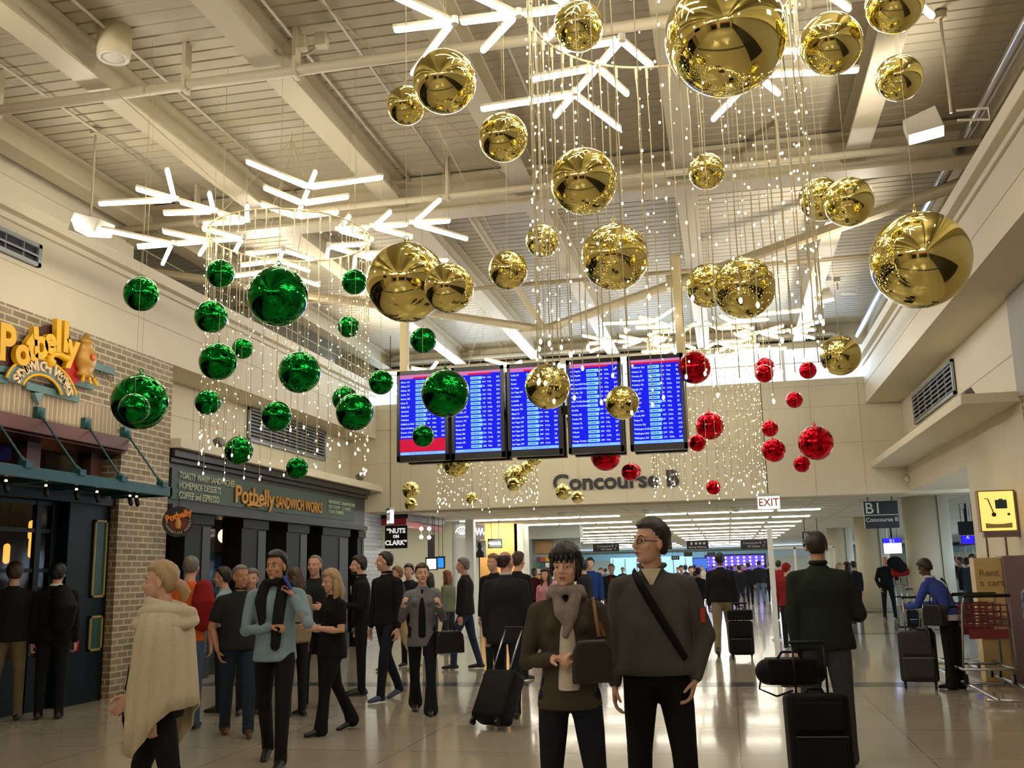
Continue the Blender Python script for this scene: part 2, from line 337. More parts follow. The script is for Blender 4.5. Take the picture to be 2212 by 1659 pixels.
# left wall beyond the brick shopfront
struct('wall_left', MB().box(-9.8, XLL, 13.74, YE, 3.56, 4.88).box(-9.8, XLL, 22.35, YE, 0, 3.56), BEIGE)
struct('trim_4', MB().box(XLL, -8.12, 13.75, YE, 3.57, 3.72), BEIGE, bevel=.01)
m = MB()
for z in (4.3,): m.box(XLL, XLL+.006, 13.75, YE, z, z+.012)
for y in (15.6, 17.5, 21.5): m.box(XLL, XLL+.006, y, y+.012, 3.72, 4.88)
struct('trim_5', m, BEIGE2)
def louvre(name, loc, X, y0, y1, z0, z1, n, sgn, label):
    t = empty(name, (X, (y0+y1)/2, z0), 0, label, 'vent')
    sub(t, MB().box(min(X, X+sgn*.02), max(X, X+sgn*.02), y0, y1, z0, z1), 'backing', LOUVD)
    f = MB(); a, b = sorted((X+sgn*.02, X+sgn*.06))
    f.box(a, b, y0, y0+.06, z0, z1).box(a, b, y1-.06, y1, z0, z1).box(a, b, y0, y1, z0, z0+.05).box(a, b, y0, y1, z1-.05, z1)
    sub(t, f, 'frame', LOUV)
    for i in range(n):
        z = z0+.05+(z1-z0-.1)*(i+.5)/n
        sub(t, MB().obox(((a+b)/2, (y0+y1)/2, z), (.028*sgn, 0, -.02), (0, (y1-y0)/2-.05, 0), (.004*sgn, 0, .010)), 'slat', LOUV)
    if name.startswith('wall'):
        for k in range(1, 6): y = y0+(y1-y0)*k/6; sub(t, MB().box(a, b-.01, y-.006, y+.006, z0, z1), 'mullion', LOUV)
    return t
louvre('wall_vent', 0, XLL, 17.6, 21.4, 4.2, 4.92-.06, 8, 1, 'large blue-grey louvred air vent on the left wall above the shop fascia')
louvre('wall_vent', 0, XL, 8.6, 10.5, 5.47, 5.76, 1, 1, 'small grilled air vent in the left bulkhead at the edge of the photo')
# right bulkhead
struct('wall_right', MB().box(XR, 5.2, -14, YE, 5.1, 6.16).box(3.36, 5.2, -14, YE, 6.16, ZC), BEIGE)
struct('trim_6', MB().box(XR-.16, XR, -14, YE, 6.0, 6.17).box(XR-.05, XR, -14, YE, 5.92, 6.0), BEIGE, bevel=.01)
struct('trim_7', MB().box(XR-.006, XR, -14, YE, 5.5, 5.512), BEIGE2)
struct('wall_right', MB().box(XRR, 5.2, 17.6, YE, 3.13, 5.1).box(XRR, 4.6, 14.2, 17.6, 0, 5.1).box(4.6, 5.2, 14.2, 17.6, 3.13, 5.1), BEIGE)
struct('trim_8', MB().box(XR, XRR, 14.2, YE, 3.66, 3.8), BEIGE, bevel=.01)
struct('trim_9', MB().box(XRR-.006, XRR, 14.2, YE, 4.32, 4.335), BEIGE2)
louvre('wall_vent', 0, XRR, 17.7, 21.45, 4.37, 4.97, 6, -1, 'large blue-grey louvred air vent on the right wall above the shelf')
struct('wall_right', MB().box(XRR, 4.6, -14, 14.2, 0, 3.82), BRICK)
struct('wall_right', MB().prism([(14.2, 3.72), (14.2, 5.1), (-14, 5.1), (-14, 2.2), (11.5, 3.5)], (XRR-.04, 0, 0), (0, 1, 0), (0, 0, 1), (.6, 0, 0)), mat('grey_panel', 'a29c98', .7, var=.05))
# end wall with clerestory
struct('wall_end', MB().box(XLL-.4, XRR, YE, YE+.4, 3.1, 5.72).box(XLL-.4, 5.2, YE, YE+.4, 6.45, ZC).box(XLL-.4, -8.55, YE, YE+.4, 5.72, 6.45).box(3.5, 5.2, YE, YE+.4, 5.1, 6.5), BEIGE)
m = MB()
for x in (-7.68, -6.6, -5.5, -4.4, -3.3, -2.2, -1.15, -.1, .95, 2.0, 3.05): m.box(x, x+.012, YE-.005, YE, 3.1, 5.72)
for z in (4.25, 5.08, 5.56): m.box(XLL, XRR, YE-.005, YE, z, z+.012)
struct('trim_10', m, BEIGE2)
struct('window_1', MB().box(-8.55, 3.5, YE+.15, YE+.17, 5.72, 6.45), GLASS)
fr = MB().box(-8.55, 3.5, YE+.1, YE+.22, 6.12, 6.15)
for x in (-8.5, -6.5, -4.5, -2.5, -.5, 1.5, 3.28): fr.box(x-.035, x+.035, YE+.08, YE+.24, 5.72, 6.45)
struct('window_1', fr, WHITEM)
# back of the hall behind the camera
struct('wall_back', MB().box(-10.4, 5.2, -14.4, -14, 0, ZC+.2), BEIGE)
struct('wall_left', MB().box(-9.8, -9.4, -14, 2.0, 0, 4.88).box(-9.4, XL, -2, 0.5, 0, 4.88), BRICK)
struct('wall_left', MB().box(-9.8, -9.4, 2.0, 5, 0, 4.88), mat('dark_shop_front', '1d1a1c', .4))
struct('wall_back', MB().box(-9.2, -5.6, -14, -13.6, 0, 2.7).box(-3.2, 2.8, -14, -13.6, 0, 2.7), mat('dark_shop_front', ''))
struct('trim_14', MB().box(-9.2, -5.6, -13.6, -13.5, 2.7, 3.4).box(-3.2, 2.8, -13.6, -13.5, 2.7, 3.4), mat('red_band', 'b42a34', .4))
struct('trim_15', MB().box(3.85, 3.95, -12, 6, 0, 2.6), mat('dark_shop_front', ''))
# roof of the concourse outside (seen only as the bounce of daylight)
struct('ceiling', MB().box(-24, 26, YE+.4, 96, ZLOW, ZLOW+.25), mat('acoustic_ceiling', 'd8d6c8', .8, var=.03, vscale=1))
m = MB()
for i in range(0, 40): m.box(-24, 26, YE+1+i*1.22, YE+1.015+i*1.22, ZLOW-.004, ZLOW)
for x in np.arange(-10, 14, 1.22): m.box(x, x+.014, YE+.4, 74, ZLOW-.004, ZLOW)
struct('ceiling', m, mat('ceiling_grid', 'a9a798', .7))
struct('wall_end', MB().box(XLL-.4, 26, YE+.4, YE+.9, ZLOW-.12, ZLOW), BEIGE2)
# strips of light set into the concourse ceiling
k = 0; rows = [29.72+3.83*i for i in range(8)]+[62.5, 66.5, 70.5]
proto = None
for r, yy in enumerate(rows):
    for c, x0 in enumerate((-8.0, -6.76, -5.52, -4.28, -2.32, -1.08, .16, 1.46)):
        lab = 'recessed fluorescent strip in the concourse ceiling, row %d beyond the header, %s in its row' % (r+1, ('leftmost', 'second', 'third', 'fourth', 'fifth', 'sixth', 'seventh', 'rightmost')[c])
        if proto is None:
            t = empty('strip_light', (x0, yy, ZLOW)); fr_ = MB().box(0, 1.2, -.16, -.12, -.02, 0).box(0, 1.2, .12, .16, -.02, 0).box(0, .012, -.16, .16, -.02, 0).box(1.19, 1.2, -.16, .16, -.02, 0).build('frame', WHITEM, t)
            df = MB().box(.012, 1.19, -.11, .11, -.05, -.004).build('diffuser', STRIP, t, bevel=.02); proto = (t, fr_, df)
        else:
            t = proto[0].copy(); COL.objects.link(t); t.location = (x0, yy, ZLOW)
            for q in proto[1:]: c_ = q.copy(); COL.objects.link(c_); c_.parent = t
        tag(t, lab, 'ceiling light', 'fluorescent strips of the concourse')
for x, y_ in ((1590, 1104), (1398, 1109), (1216, 1115)):
    p = at(x, y_, Z=3.1); d = empty('ceiling_speaker', p, 0, 'small white dome on the concourse ceiling, '+('right' if x > 1500 else 'middle' if x > 1300 else 'left')+' one of three', 'dome')
    sub(d, MB().ball((p.x, p.y, 3.17), (.16, .16, .10), 16, 8), 'dome', WHITEM, True)
# columns of the gates on the right
COLM = mat('column_paint', 'cfc8b0', .55, var=.03)
for yy, l in ((26.4, 'nearest'), (36.4, 'second'), (46.4, 'third'), (56.4, 'fourth')):
    t = empty('column', (4.85, yy, 0), 0, l+' of the round cream columns beside the concourse', 'column', 'round columns')
    MB().cyl((0, 0), .54, 0, ZLOW, 40).build('shaft', COLM, t, True)
    MB().cyl((0, 0), .56, 0, .12, 40).build('base', mat('column_base', '8f8a7c', .5), t, True)
    MB().box(.18, .192, -.545, -.5, 0, ZLOW).build('joint', mat('joint_dark', '6e685a', .7), t)
# far end and the side of the concourse
struct('wall_end', MB().box(-24, 26, 88, 88.4, 0, ZLOW), mat('far_wall', 'd9cfae', .7))
struct('trim_11', MB().box(-10, 9, 60.0, 60.4, 2.72, 2.8).box(-24, 26, 86.0, 87, 2.45, 3.0), mat('teal_band', '8fa9b0', .5))
struct('wall_left', MB().box(-24.4, -24, YE, 96, 0, ZLOW), BEIGE)
# glazed side of the gates, right
struct('wall_right', MB().box(18, 18.4, YE, 88, 0, .8).box(18, 18.4, YE, 88, 2.9, ZLOW).box(8.2, 18, YE+.4, YE+.8, 0, ZLOW), mat('gate_wall', '8d9096', .7))
m = MB()
for yy in np.arange(24, 88, 2.4): m.box(18.02, 18.12, yy-.06, yy+.06, .8, 2.9)
struct('window_2', m, WHITEM)
struct('window_2', MB().box(18.06, 18.08, YE, 88, .8, 2.9), GLASS)
# glazed bay at the far left end: bright windows seen beyond the newsstand
m = MB()
for x in np.arange(-9, -2.5, .95): m.box(x-.05, x+.05, 80, 80.15, 0, 2.5)
m.box(-9, -3, 80, 80.1, 1.0, 1.06)
struct('window_3', m, WHITEM)
struct('window_3', MB().box(-9.2, -2.8, 80.2, 80.25, 0, 2.6), mat('bright_glazing', 'cfe8ff', .3, emis=(.55, .8, 1), estr=1.1, nosample=True))
# white post and glazed doors in front of the gates
t = empty('door_post', (.92, 22.9, 0), 0, 'tall slim white post of the glass partition in the middle of the concourse', 'post')
MB().box(-.055, .055, -.08, .08, 0, 2.42).build('post', WHITEM, t, bevel=.006)
MB().box(-.10, .10, -.14, .14, 0, .03).build('foot', WHITEM, t)
t = empty('glass_partition', (1.6, 40, 0), 0, 'white-framed glass partition with doors standing beyond the white post', 'partition')
f = MB()
for x in (0, .9, 1.8, 2.35): f.box(x-.04, x+.04, -.04, .04, 0, 2.3)
f.box(0, 2.35, -.04, .04, 2.24, 2.34).box(0, 2.35, -.04, .04, .98, 1.04).box(0, 2.35, -.04, .04, 0, .1); f.build('frame', WHITEM, t)
MB().box(0, 2.35, -.006, .006, .1, 2.24).build('glass_pane', GLASS, t)
# ================================================================== SHOPFRONT (near, brick)
struct('wall_left', MB().box(-8.9, XL, -2, 13.74, 3.54, 4.88).box(-8.9, XL, 12.5, 13.74, 0, 3.54), BRICK)
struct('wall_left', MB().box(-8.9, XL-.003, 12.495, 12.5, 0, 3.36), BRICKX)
m = MB().box(XL, XL+.012, -2, 12.35, 3.54, 3.93)
struct('trim_12', m, SOLDIER)
TEAL = mat('teal_painted_steel', '1d5358', .35, var=.05); DTEAL = mat('dark_teal_wood', '071318', .45, var=.2, spec=.25); BROWN = mat('brown_stained_wood', '5d3428', .45, var=.25, vscale=14)
YTRIM = mat('ochre_trim', 'a08a45', .45); GPAN = mat('green_panel', '1c4a3c', .4)
sf = empty('shop_facade', (-8.45, 10, 0), 0, 'dark teal wooden sandwich shop front with ochre-trimmed panels beside the brick pier', 'shop facade')
sub(sf, MB().box(-8.9, -8.14, 2.2, 12.42, 3.36, 3.54).box(-8.9, -8.2, 2.2, 12.46, 3.33, 3.36), 'lintel', BROWN, bevel=.01)
sub(sf, MB().box(-8.95, -8.35, 2.2, 12.5, 2.6, 2.8), 'transom_rail', DTEAL)
for y in (5.3, 8.0, 11.0, 12.3): sub(sf, MB().box(-8.75, -8.55, y-.13, y+.13, 2.75, 3.34), 'mullion', BROWN)
sub(sf, MB().box(-8.68, -8.66, 2.2, 12.4, 2.8, 3.34), 'transom_glass', DGLASS)
for y0, y1 in ((11.6, 12.5), (7.6, 8.2), (4.4, 5.0)):
    pl = sub(sf, MB().box(-8.9, -8.42, y0, y1, 0, 2.62), 'pilaster', DTEAL, bevel=.01)
    if y1 == 12.5:
        for z0, z1 in ((1.36, 2.4), (.66, 1.12)):
            a, b = 12.12, 12.4
            sub(sf, MB().box(-8.42, -8.405, a, b, z0, z1), 'green_panel', GPAN)
            sub(sf, MB().box(-8.42, -8.385, a, a+.03, z0, z1).box(-8.42, -8.385, b-.03, b, z0, z1).box(-8.42, -8.385, a, b, z0, z0+.03).box(-8.42, -8.385, a, b, z1-.03, z1), 'panel_trim', YTRIM)
dr = MB()
for y in (8.3, 9.1, 9.35, 10.15, 10.4, 11.2, 11.5): dr.box(-8.62, -8.56, y-.05, y+.05, 0, 2.6)
for z in (.02, .6, 1.15, 1.7, 2.2, 2.55): dr.box(-8.61, -8.57, 8.2, 11.6, z, z+.05)
sub(sf, dr, 'door_frame', DTEAL); sub(sf, MB().box(-8.6, -8.59, 8.2, 11.6, 0, 2.6), 'door_glass', DGLASS)
sub(sf, MB().box(-8.62, -8.58, 8.2, 11.6, 0, .6), 'door_panel', DTEAL); sub(sf, MB().box(-8.6, -8.5, 5, 7.6, 0, 1.0), 'stall_riser', DTEAL)
struct('wall_left', MB().box(-13, -12.8, 2, 22.5, 0, 3.6).box(-13, -9, 1.8, 2, 0, 3.6).box(-13, -8.9, 22.3, 22.5, 0, 3.6), mat('shop_back_wall', '6b4b1e', .7, var=.3, vscale=1.2))
struct('ceiling', MB().box(-13, -8.9, 2, 22.5, 3.55, 3.6), mat('shop_ceiling', '3a3026', .8))
for i, (px, py) in enumerate(((14, 1196), (68, 1145), (87, 1142), (68, 1184))):
    x, y, z = at(px, py, X=-10.2)
    t = empty('wall_lamp', (x, y, z), 0, 'small warm shop lamp seen through the dark door glass, '+('leftmost', 'upper left', 'upper right', 'lower')[i]+' one', 'lamp')
    MB().cap_tube([(0, 0, -.1), (0, 0, .1)], .045, 10).build('lamp_shade', mat('warm_lamp', 'ffffff', .5, emis=(1, .55, .2), estr=4, nosample=True), t, True)
    MB().tube([(0, 0, .12), (0, 0, 3.55-z)], .008, 6).build('stem', BLACK, t)
for i in range(2):
    area('shop_lamp', (-10.8, 8+7*i, 3.4), (0, 0, 0), 1.0, 2.0, 8, (1, .6, .3))
# canopy with tie rods and small spotlights
cn = empty('canopy', (-7.85, 9, 2.7), 0, 'teal steel canopy hung on green rods over the sandwich shop door', 'canopy')
sub(cn, MB().box(-7.44, -7.4, 2.5, 12.36, 2.69, 2.82).box(XL, -7.4, 12.3, 12.36, 2.69, 2.82), 'fascia_channel', TEAL, bevel=.006)
sub(cn, MB().box(XL, -7.44, 2.5, 12.3, 2.75, 2.78), 'roof_panel', mat('dark_glass_roof', '123338', .2))
for y in np.arange(3.0, 12.3, 1.0): sub(cn, MB().box(XL, -7.44, y-.02, y+.02, 2.70, 2.75), 'cross_bar', TEAL)
for (x, y), (x2, y2) in zip(((-8.25, 12.5), (-8.25, 11.6), (-8.25, 10.66), (-8.25, 9.7), (-8.25, 8.8)), ((-7.42, 12.13), (-7.42, 11.2), (-7.42, 10.36), (-7.42, 9.43), (-7.42, 8.5))):
    r_ = sub(cn, MB().tube([(x, y, 3.64), (x2, y2, 2.84)], .013, 8), 'tie_rod', TEAL, True)
    sub(cn, MB().box(-8.31, -8.22, y-.07, y+.07, 3.57, 3.71).tube([(x, y, 3.64), tuple(Vector((x, y, 3.64)).lerp(Vector((x2, y2, 2.84)), .12))], [.05, .02], 8), 'wall_plate', TEAL)
    sub(cn, MB().box(x2-.05, x2+.05, y2-.06, y2+.06, 2.80, 2.87).tube([(x2, y2, 2.84), tuple(Vector((x2, y2, 2.84)).lerp(Vector((x, y, 3.64)), .12))], [.045, .018], 8), 'rod_shoe', TEAL)
for i, y in enumerate((8.6, 9.3, 9.95, 10.5, 10.9, 11.6, 11.75)):
    t = empty('spotlight', (-7.55, y, 2.62), 0, 'small black spotlight clipped under the teal canopy, '+('leftmost', 'second from left', 'third from left', 'fourth from left', 'fifth from left', 'sixth from left', 'rightmost')[i], 'spotlight', 'spotlights under the canopy')
    MB().cap_tube([(0, 0, 0), (.02, 0, -.07)], .028, 10).build('housing', BLACK, t, True); MB().tube([(0, 0, .02), (0, 0, .15)], .007, 6).build('stem', BLACK, t)
    MB().ball((.0, .0, .035), .016, 8, 6).build('lamp_lens', mat('spot_lens', 'ffffff', .3, emis=(1, .8, .55), estr=6, nosample=True), t, True)
for y in (9.9, 11.3): spot('sign_spotlight', (-7.2, y-.2, 3.1), (-8.3, y, 4.5), 26, (1, .78, .55), 85, .8, .06)
# ---- round shop logo above: letters, arch, stove and rails
YEL = mat('logo_yellow', 'e9b40c', .35); MAROON = mat('logo_maroon', '3c0f14', .5); SLATE = mat('logo_slate_blue', '6f8f96', .5); CREAM = mat('logo_cream_letters', 'e3c9a4', .5); REDM = mat('logo_red', 'b3121a', .4); GOLDB = mat('logo_gold_brown', 'b98a3a', .4, .2)
lg = empty('shop_sign', (-8.2, 10.2, 4.2), 0, 'big yellow shop name sign with slate arch and red potbelly stove on the taupe brick', 'sign')
def L(y, z, dx=0): return Vector((-8.2+dx, y, z))
def onp(x, y): q = at(x, y, X=-8.2); return q.y, q.z
def letter(ch, px, py, h, rot=0, sx=1.0, par=lg, m=YEL, dx=.05, bold=.02, ext=.035, name='letter'):
    y, z = onp(px, py); a = math.radians(rot)
    u = Vector((0, math.cos(a), math.sin(a))); v = Vector((0, -math.sin(a), math.cos(a)))
    o = put_text(name, ch, h, L(y, z, dx), u, v, m, None, sx=sx, extrude=ext, bold=bold, align='CENTER', valign='CENTER', res=4)
    o.parent = par; o.matrix_parent_inverse = Matrix.Translation(-Vector(par.location)); return o
# maroon backing shape following the word
back = [(-30, 705), (10, 700), (28, 740), (60, 735), (70, 718), (100, 702), (140, 702), (162, 745), (150, 775), (120, 800), (60, 790), (20, 790), (-30, 785)]
sub(lg, MB().prism([onp(x, y) for x, y in back], (-8.24, 0, 0), (0, 1, 0), (0, 0, 1), (.03, 0, 0)), 'backing', MAROON)
letter('P', 3, 745, .60, 4, .9); letter('o', 37, 762, .46, 8); letter('t', 57, 750, .50, 8); letter('b', 76, 745, .52, 10)
letter('e', 97, 738, .46, 8); letter('l', 115, 730, .56, 4); letter('l', 131, 732, .54, 2); letter('y', 146, 752, .50, 0)
pts = [L(*onp(x, y), .05) for x, y in ((146, 768), (136, 776), (120, 766), (105, 765), (98, 775), (100, 782))]
sub(lg, MB().cap_tube(pts, [.035, .05, .045, .045, .055, .075], 10), 'swash', YEL, True)
c0 = onp(86, 852); RO = .56
KZ = .66
def arcpoly(r0, r1, a0, a1, n=24): return [(c0[0]+r1*math.cos(a), c0[1]+KZ*r1*math.sin(a)) for a in np.linspace(a0, a1, n)]+[(c0[0]+r0*math.cos(a), c0[1]+KZ*r0*math.sin(a)) for a in np.linspace(a1, a0, n)]
A0, A1 = math.radians(12), math.radians(168)
sub(lg, MB().prism(arcpoly(.36, .66, A0, A1), (-8.2, 0, 0), (0, 1, 0), (0, 0, 1), (.03, 0, 0)), 'arch', SLATE)
for r in (.36, .66): sub(lg, MB().tube([(-8.165, c0[0]+r*math.cos(a), c0[1]+KZ*r*math.sin(a)) for a in np.linspace(A0, A1, 28)], .018, 8), 'arch_rim', YEL, True)
W_ = 'SANDWICH WORKS'
for i, ch in enumerate(W_):
    if ch == ' ': continue
    a = math.radians(162-i*11.1); p = L(c0[0]+.51*math.cos(a), c0[1]+KZ*.51*math.sin(a), .05)
    u = Vector((0, math.sin(a), -math.cos(a))); v = Vector((0, math.cos(a), math.sin(a)))
    o = put_text('arch_letter', ch, .17, p, u, v, CREAM, None, extrude=.012, bold=.006, align='CENTER', res=2); o.parent = lg; o.matrix_parent_inverse = Matrix.Translation(-lg.location)
sub(lg, MB().prism([onp(*q) for q in ((76, 848), (97, 848), (86, 874))], (-8.26, 0, 0), (0, 1, 0), (0, 0, 1), (.05, 0, 0)), 'keystone', SLATE)
for a, b in (((-10, 790), (28, 800)), ((190, 785), (252, 802)), ((-10, 812), (20, 822)), ((160, 822), (205, 835)), ((60, 832), (175, 862))):
    (ya, za), (yb, zb) = onp(*a), onp(*b); zm = (za+zb)/2
    sub(lg, MB().box(-8.27, -8.22, ya, yb, zm-.045, zm+.045), 'rail', mat('rail_slate', '5b7f82', .5))
# stove
sy, sz = onp(172, 775)
prof = [(.05, .34), (.06, .28), (.12, .26), (.14, .22), (.10, .2), (.17, .1), (.19, 0), (.17, -.1), (.12, -.17), (.15, -.2), (.15, -.24), (.06, -.26)]
sub(lg, MB().loft([[Vector((-8.16+.6*r*math.sin(t), sy+.06+r*math.cos(t), sz+z)) for t in np.linspace(0, 2*PI, 17)[:-1]] for r, z in prof]), 'stove', GOLDB, True)
for s_ in (-.1, .12, .02): sub(lg, MB().tube([(-8.1, sy+.06+s_, sz-.24), (-8.08, sy+.06+s_*1.4, sz-.33)], .022, 6), 'stove_foot', YEL)
sub(lg, MB().ball((-8.04, sy+.06, sz+.02), (.02, .05, .045), 10, 8), 'stove_door', mat('stove_glow', 'e0662a', .4), True)
sub(lg, MB().prism([(sy-.12+.2*math.cos(a), sz-.1+.26*math.sin(a)) for a in np.linspace(0, 2*PI, 20)[:-1]], (-8.23, 0, 0), (0, 1, 0), (0, 0, 1), (.04, 0, 0)), 'red_disc', REDM)
for a, b in ((190, 800), (205, 812), (230, 808), (245, 815)):
    y, z = onp(a, b); sub(lg, MB().torus((-8.24, y, z), .06, .008, 20, 6, Matrix.Rotation(PI/2, 3, 'Y')), 'scroll', mat('iron_scroll', '7d6f66', .5, .5), True)
# ---- round hanging sign
hs = at(385, 1127, X=-7.9); hg = empty('hanging_sign', hs, 0, 'round dark shop sign with orange lettering hung from the canopy by the brick pier', 'sign')
nrm = (CAM-hs); nrm.z = 0; nrm.normalize(); uu = Vector((-nrm.y, nrm.x, 0)); Mh = Matrix((uu, Vector((0, 0, 1)), nrm)).transposed()
def disc(r, z0, z1, c=(0, 0), n=40): return MB().loft([[Mh @ Vector((c[0]+r*math.cos(a), c[1]+r*math.sin(a), z)) for a in np.linspace(0, 2*PI, n+1)[:-1]] for z in (z0, z1)])
rr = .225
disc(rr, -.03, .03).build('disc', mat('sign_dark_green', '12201a', .4), hg); disc(rr*.97, .03, .034).build('rim', mat('sign_plum', '3c1a22', .4), hg)
disc(rr*.90, .034, .038).build('face', mat('sign_face_dark', '101812', .4), hg); disc(rr*.55, .038, .042, (0, -.01)).build('centre', mat('sign_deep_red', '6b1512', .4), hg)
def hput(nm, b, s, x, y, m, sx=1, rot=0, **k):
    a = math.radians(rot); u = Mh @ Vector((math.cos(a), math.sin(a), 0)); v = Mh @ Vector((-math.sin(a), math.cos(a), 0))
    o = put_text(nm, b, s, Mh @ Vector((x, y, .055)), u, v, m, hg, sx=sx, align='CENTER', **k); return o
hput('lettering', 'Potbelly', .135, 0, .085, mat('sign_orange', 'e8861e', .4), sx=.85, rot=17, extrude=.01, bold=.006)
for i, ch in enumerate('SANDWICH WORKS'):
    if ch == ' ': continue
    a = math.radians(190+i*13.5); r = rr*.74
    hput('ring_letter', ch, .05, r*math.cos(a), r*math.sin(a), CREAM, rot=math.degrees(a)+90, extrude=.003)
MB().loft([[Mh @ Vector((r*math.cos(t), z, .05+.4*r*math.sin(t))) for t in np.linspace(0, 2*PI, 13)[:-1]] for r, z in ((.02, .04), (.03, .03), (.045, -.02), (.05, -.05), (.035, -.09), (.045, -.10), (.02, -.11))]).build('stove_emblem', GOLDB, hg, True)
MB().tube([(0, 0, rr), (0, 0, 2.8-hs.z)], .006, 6).build('hanger', BLACK, hg)
# ================================================================== SHOPFRONT (far, black fascia)
FBLK = mat('black_fascia', '161213', .4, var=.2); FGRN = mat('fascia_green', '35463a', .5, var=.06); OCH = mat('fascia_gold', 'b98432', .4, .2); PALE = mat('fascia_pale_letters', 'b9bfa4', .5)
f2 = empty('shop_fascia', (-8.3, 18, 2.6), 0, 'long black fascia with green name board of the sandwich works under the left shelf', 'fascia')
sub(f2, MB().box(-8.9, -8.34, 13.76, 22.35, 2.62, 3.44).box(-8.9, -8.22, 13.76, 22.4, 3.44, 3.56).box(-8.9, -8.28, 13.76, 22.38, 3.36, 3.44), 'cornice', FBLK, bevel=.01)
sub(f2, MB().box(-8.34, -8.31, 13.85, 21.6, 2.80, 3.28), 'name_board', FGRN)
sub(f2, MB().box(-8.34, -8.25, 13.8, 22.3, 2.62, 2.72), 'lower_moulding', mat('slate_moulding', '2e3136', .5))
def ftext(b, px, py, s, m, sx=1, **k):
    q = at(px, py, X=-8.3); o = put_text('lettering', b, s, (-8.29, q.y, q.z), (0, 1, 0), (0, 0, 1), m, None, sx=sx, **k); o.parent = f2; o.matrix_parent_inverse = Matrix.Translation(-f2.location); return o
ftext('TOASTY WARM SANDWICHES\nHOMEMADE DESSERTS\nCOFFEE and ESPRESSO', 386, 1048, .155, PALE, .84, extrude=.004, line=1.0, res=2)
ftext('Potbelly', 506, 1068, .42, OCH, 1.12, extrude=.012, bold=.008, res=4)
ftext('SANDWICH WORKS', 594, 1085, .30, OCH, .80, extrude=.012, bold=.004, res=2)
q = [at(x, y, X=-8.28) for x, y in ((575, 1085), (560, 1094), (545, 1090), (535, 1092), (563, 1096))]
sub(f2, MB().cap_tube([(-8.28, p.y, p.z) for p in q[:4]], [.02, .03, .025, .03], 8), 'swash', OCH, True)
ftext('BREAKFAST SANDWICHES\nHOT SOUP  COOKIES\nCOLD DRINKS', 709, 1094, .105, PALE, 1.25, extrude=.004, res=1)
sh2 = empty('shop_facade', (-8.6, 18, 0), 0, 'dark glazed shop front with black pilasters below the long fascia', 'shop facade')
for xa, xb in ((398, 454), (521, 574), (618, 663), (694, 752), (772, 786)):
    y0_, y1_ = at(xa, 1200, X=-8.42).y, at(xb, 1200, X=-8.42).y
    sub(sh2, MB().box(-8.42, -8.405, y1_-(y1_-y0_)*.36, y1_-.04, .4, 2.42), 'pilaster_panel', mat('slate_moulding', ''))
    pl = sub(sh2, MB().box(-8.8, -8.42, y0_, y1_, 0, 2.62).box(-8.8, -8.38, y0_-.03, y1_+.03, 0, .35).box(-8.8, -8.38, y0_-.03, y1_+.03, 2.45, 2.62), 'pilaster', mat('dark_slate_wood', '0a0b0f', .5, spec=.25), bevel=.008)
sub(sh2, MB().box(-8.75, -8.6, 13.8, 22.3, 0, .5), 'stall_riser', mat('dark_slate_wood', '', .4))
sub(sh2, MB().box(-8.69, -8.68, 13.8, 22.3, .5, 2.62), 'window_glass', DGLASS)
pan = MB().box(-11.0, -10.9, 14.5, 17, .2, 3.3).box(-11, -10.9, 19.2, 21, .2, 3.3)
struct('wall_left', pan, mat('ochre_panel', '7b6a22', .7, var=.2))
struct('wall_left', MB().box(-11.0, -10.9, 17.2, 19.0, .2, 3.3), mat('oxblood_panel', '5a1d14', .7, var=.2))
for i, (x, y, r) in enumerate(((484, 1158, .115), (672, 1168, .11))):
    p = at(x, y, X=-9.2); t = empty('globe_pendant', p, 0, ('left' if i == 0 else 'right')+' white glass globe pendant lit inside the sandwich shop', 'pendant lamp', 'globe pendants')
    MB().ball((0, 0, 0), (r, r, r*1.15), 18, 12).build('globe', mat('lit_globe', 'ffffff', .4, emis=(1, .86, .66), estr=3.5), t, True)
    MB().tube([(0, 0, r), (0, 0, r+.06)], .04, 10).build('fitting', BLACK, t); MB().tube([(0, 0, r+.05), (0, 0, 3.55-p.z)], .01, 6).build('stem', BLACK, t)
for i, (x, y) in enumerate(((394, 1170), (516, 1175), (612, 1185))):
    p = at(x, y, X=-9.6); t = empty('wall_sconce', p, 0, ('leftmost', 'middle', 'rightmost')[i]+' small warm wall sconce glowing inside the sandwich shop', 'sconce', 'sconces in the sandwich shop')
    MB().loft([MB().ring((0, 0, z), Vector((1, 0, 0)), Vector((0, 1, 0)), r, r, 12) for z, r in ((-.1, .07), (.1, .05))]).build('shade', mat('sconce_shade', 'ffffff', .5, emis=(1, .62, .28), estr=3.2, nosample=True), t, True)
    MB().tube([(0, 0, -.1), (-.2, 0, -.2), (-1.2, 0, -.2)], .012, 6).build('arm', BLACK, t)
p = at(590, 1165, X=-9.3); t = empty('dome_pendant', p, 0, 'shallow metal dome pendant with bare bulb between the two globe pendants', 'pendant lamp')
MB().loft([MB().ring((0, 0, z), Vector((1, 0, 0)), Vector((0, 1, 0)), r, r, 20) for z, r in ((0, .16), (.03, .14), (.08, .06), (.1, .02))]).build('dome', DARKM, t, True)
MB().ball((0, 0, 0), .045, 10, 8).build('bulb', mat('warm_bulb', 'ffffff', .5, emis=(1, .7, .35), estr=7, nosample=True), t, True); MB().tube([(0, 0, .1), (0, 0, 3.55-p.z)], .008, 6).build('stem', BLACK, t)
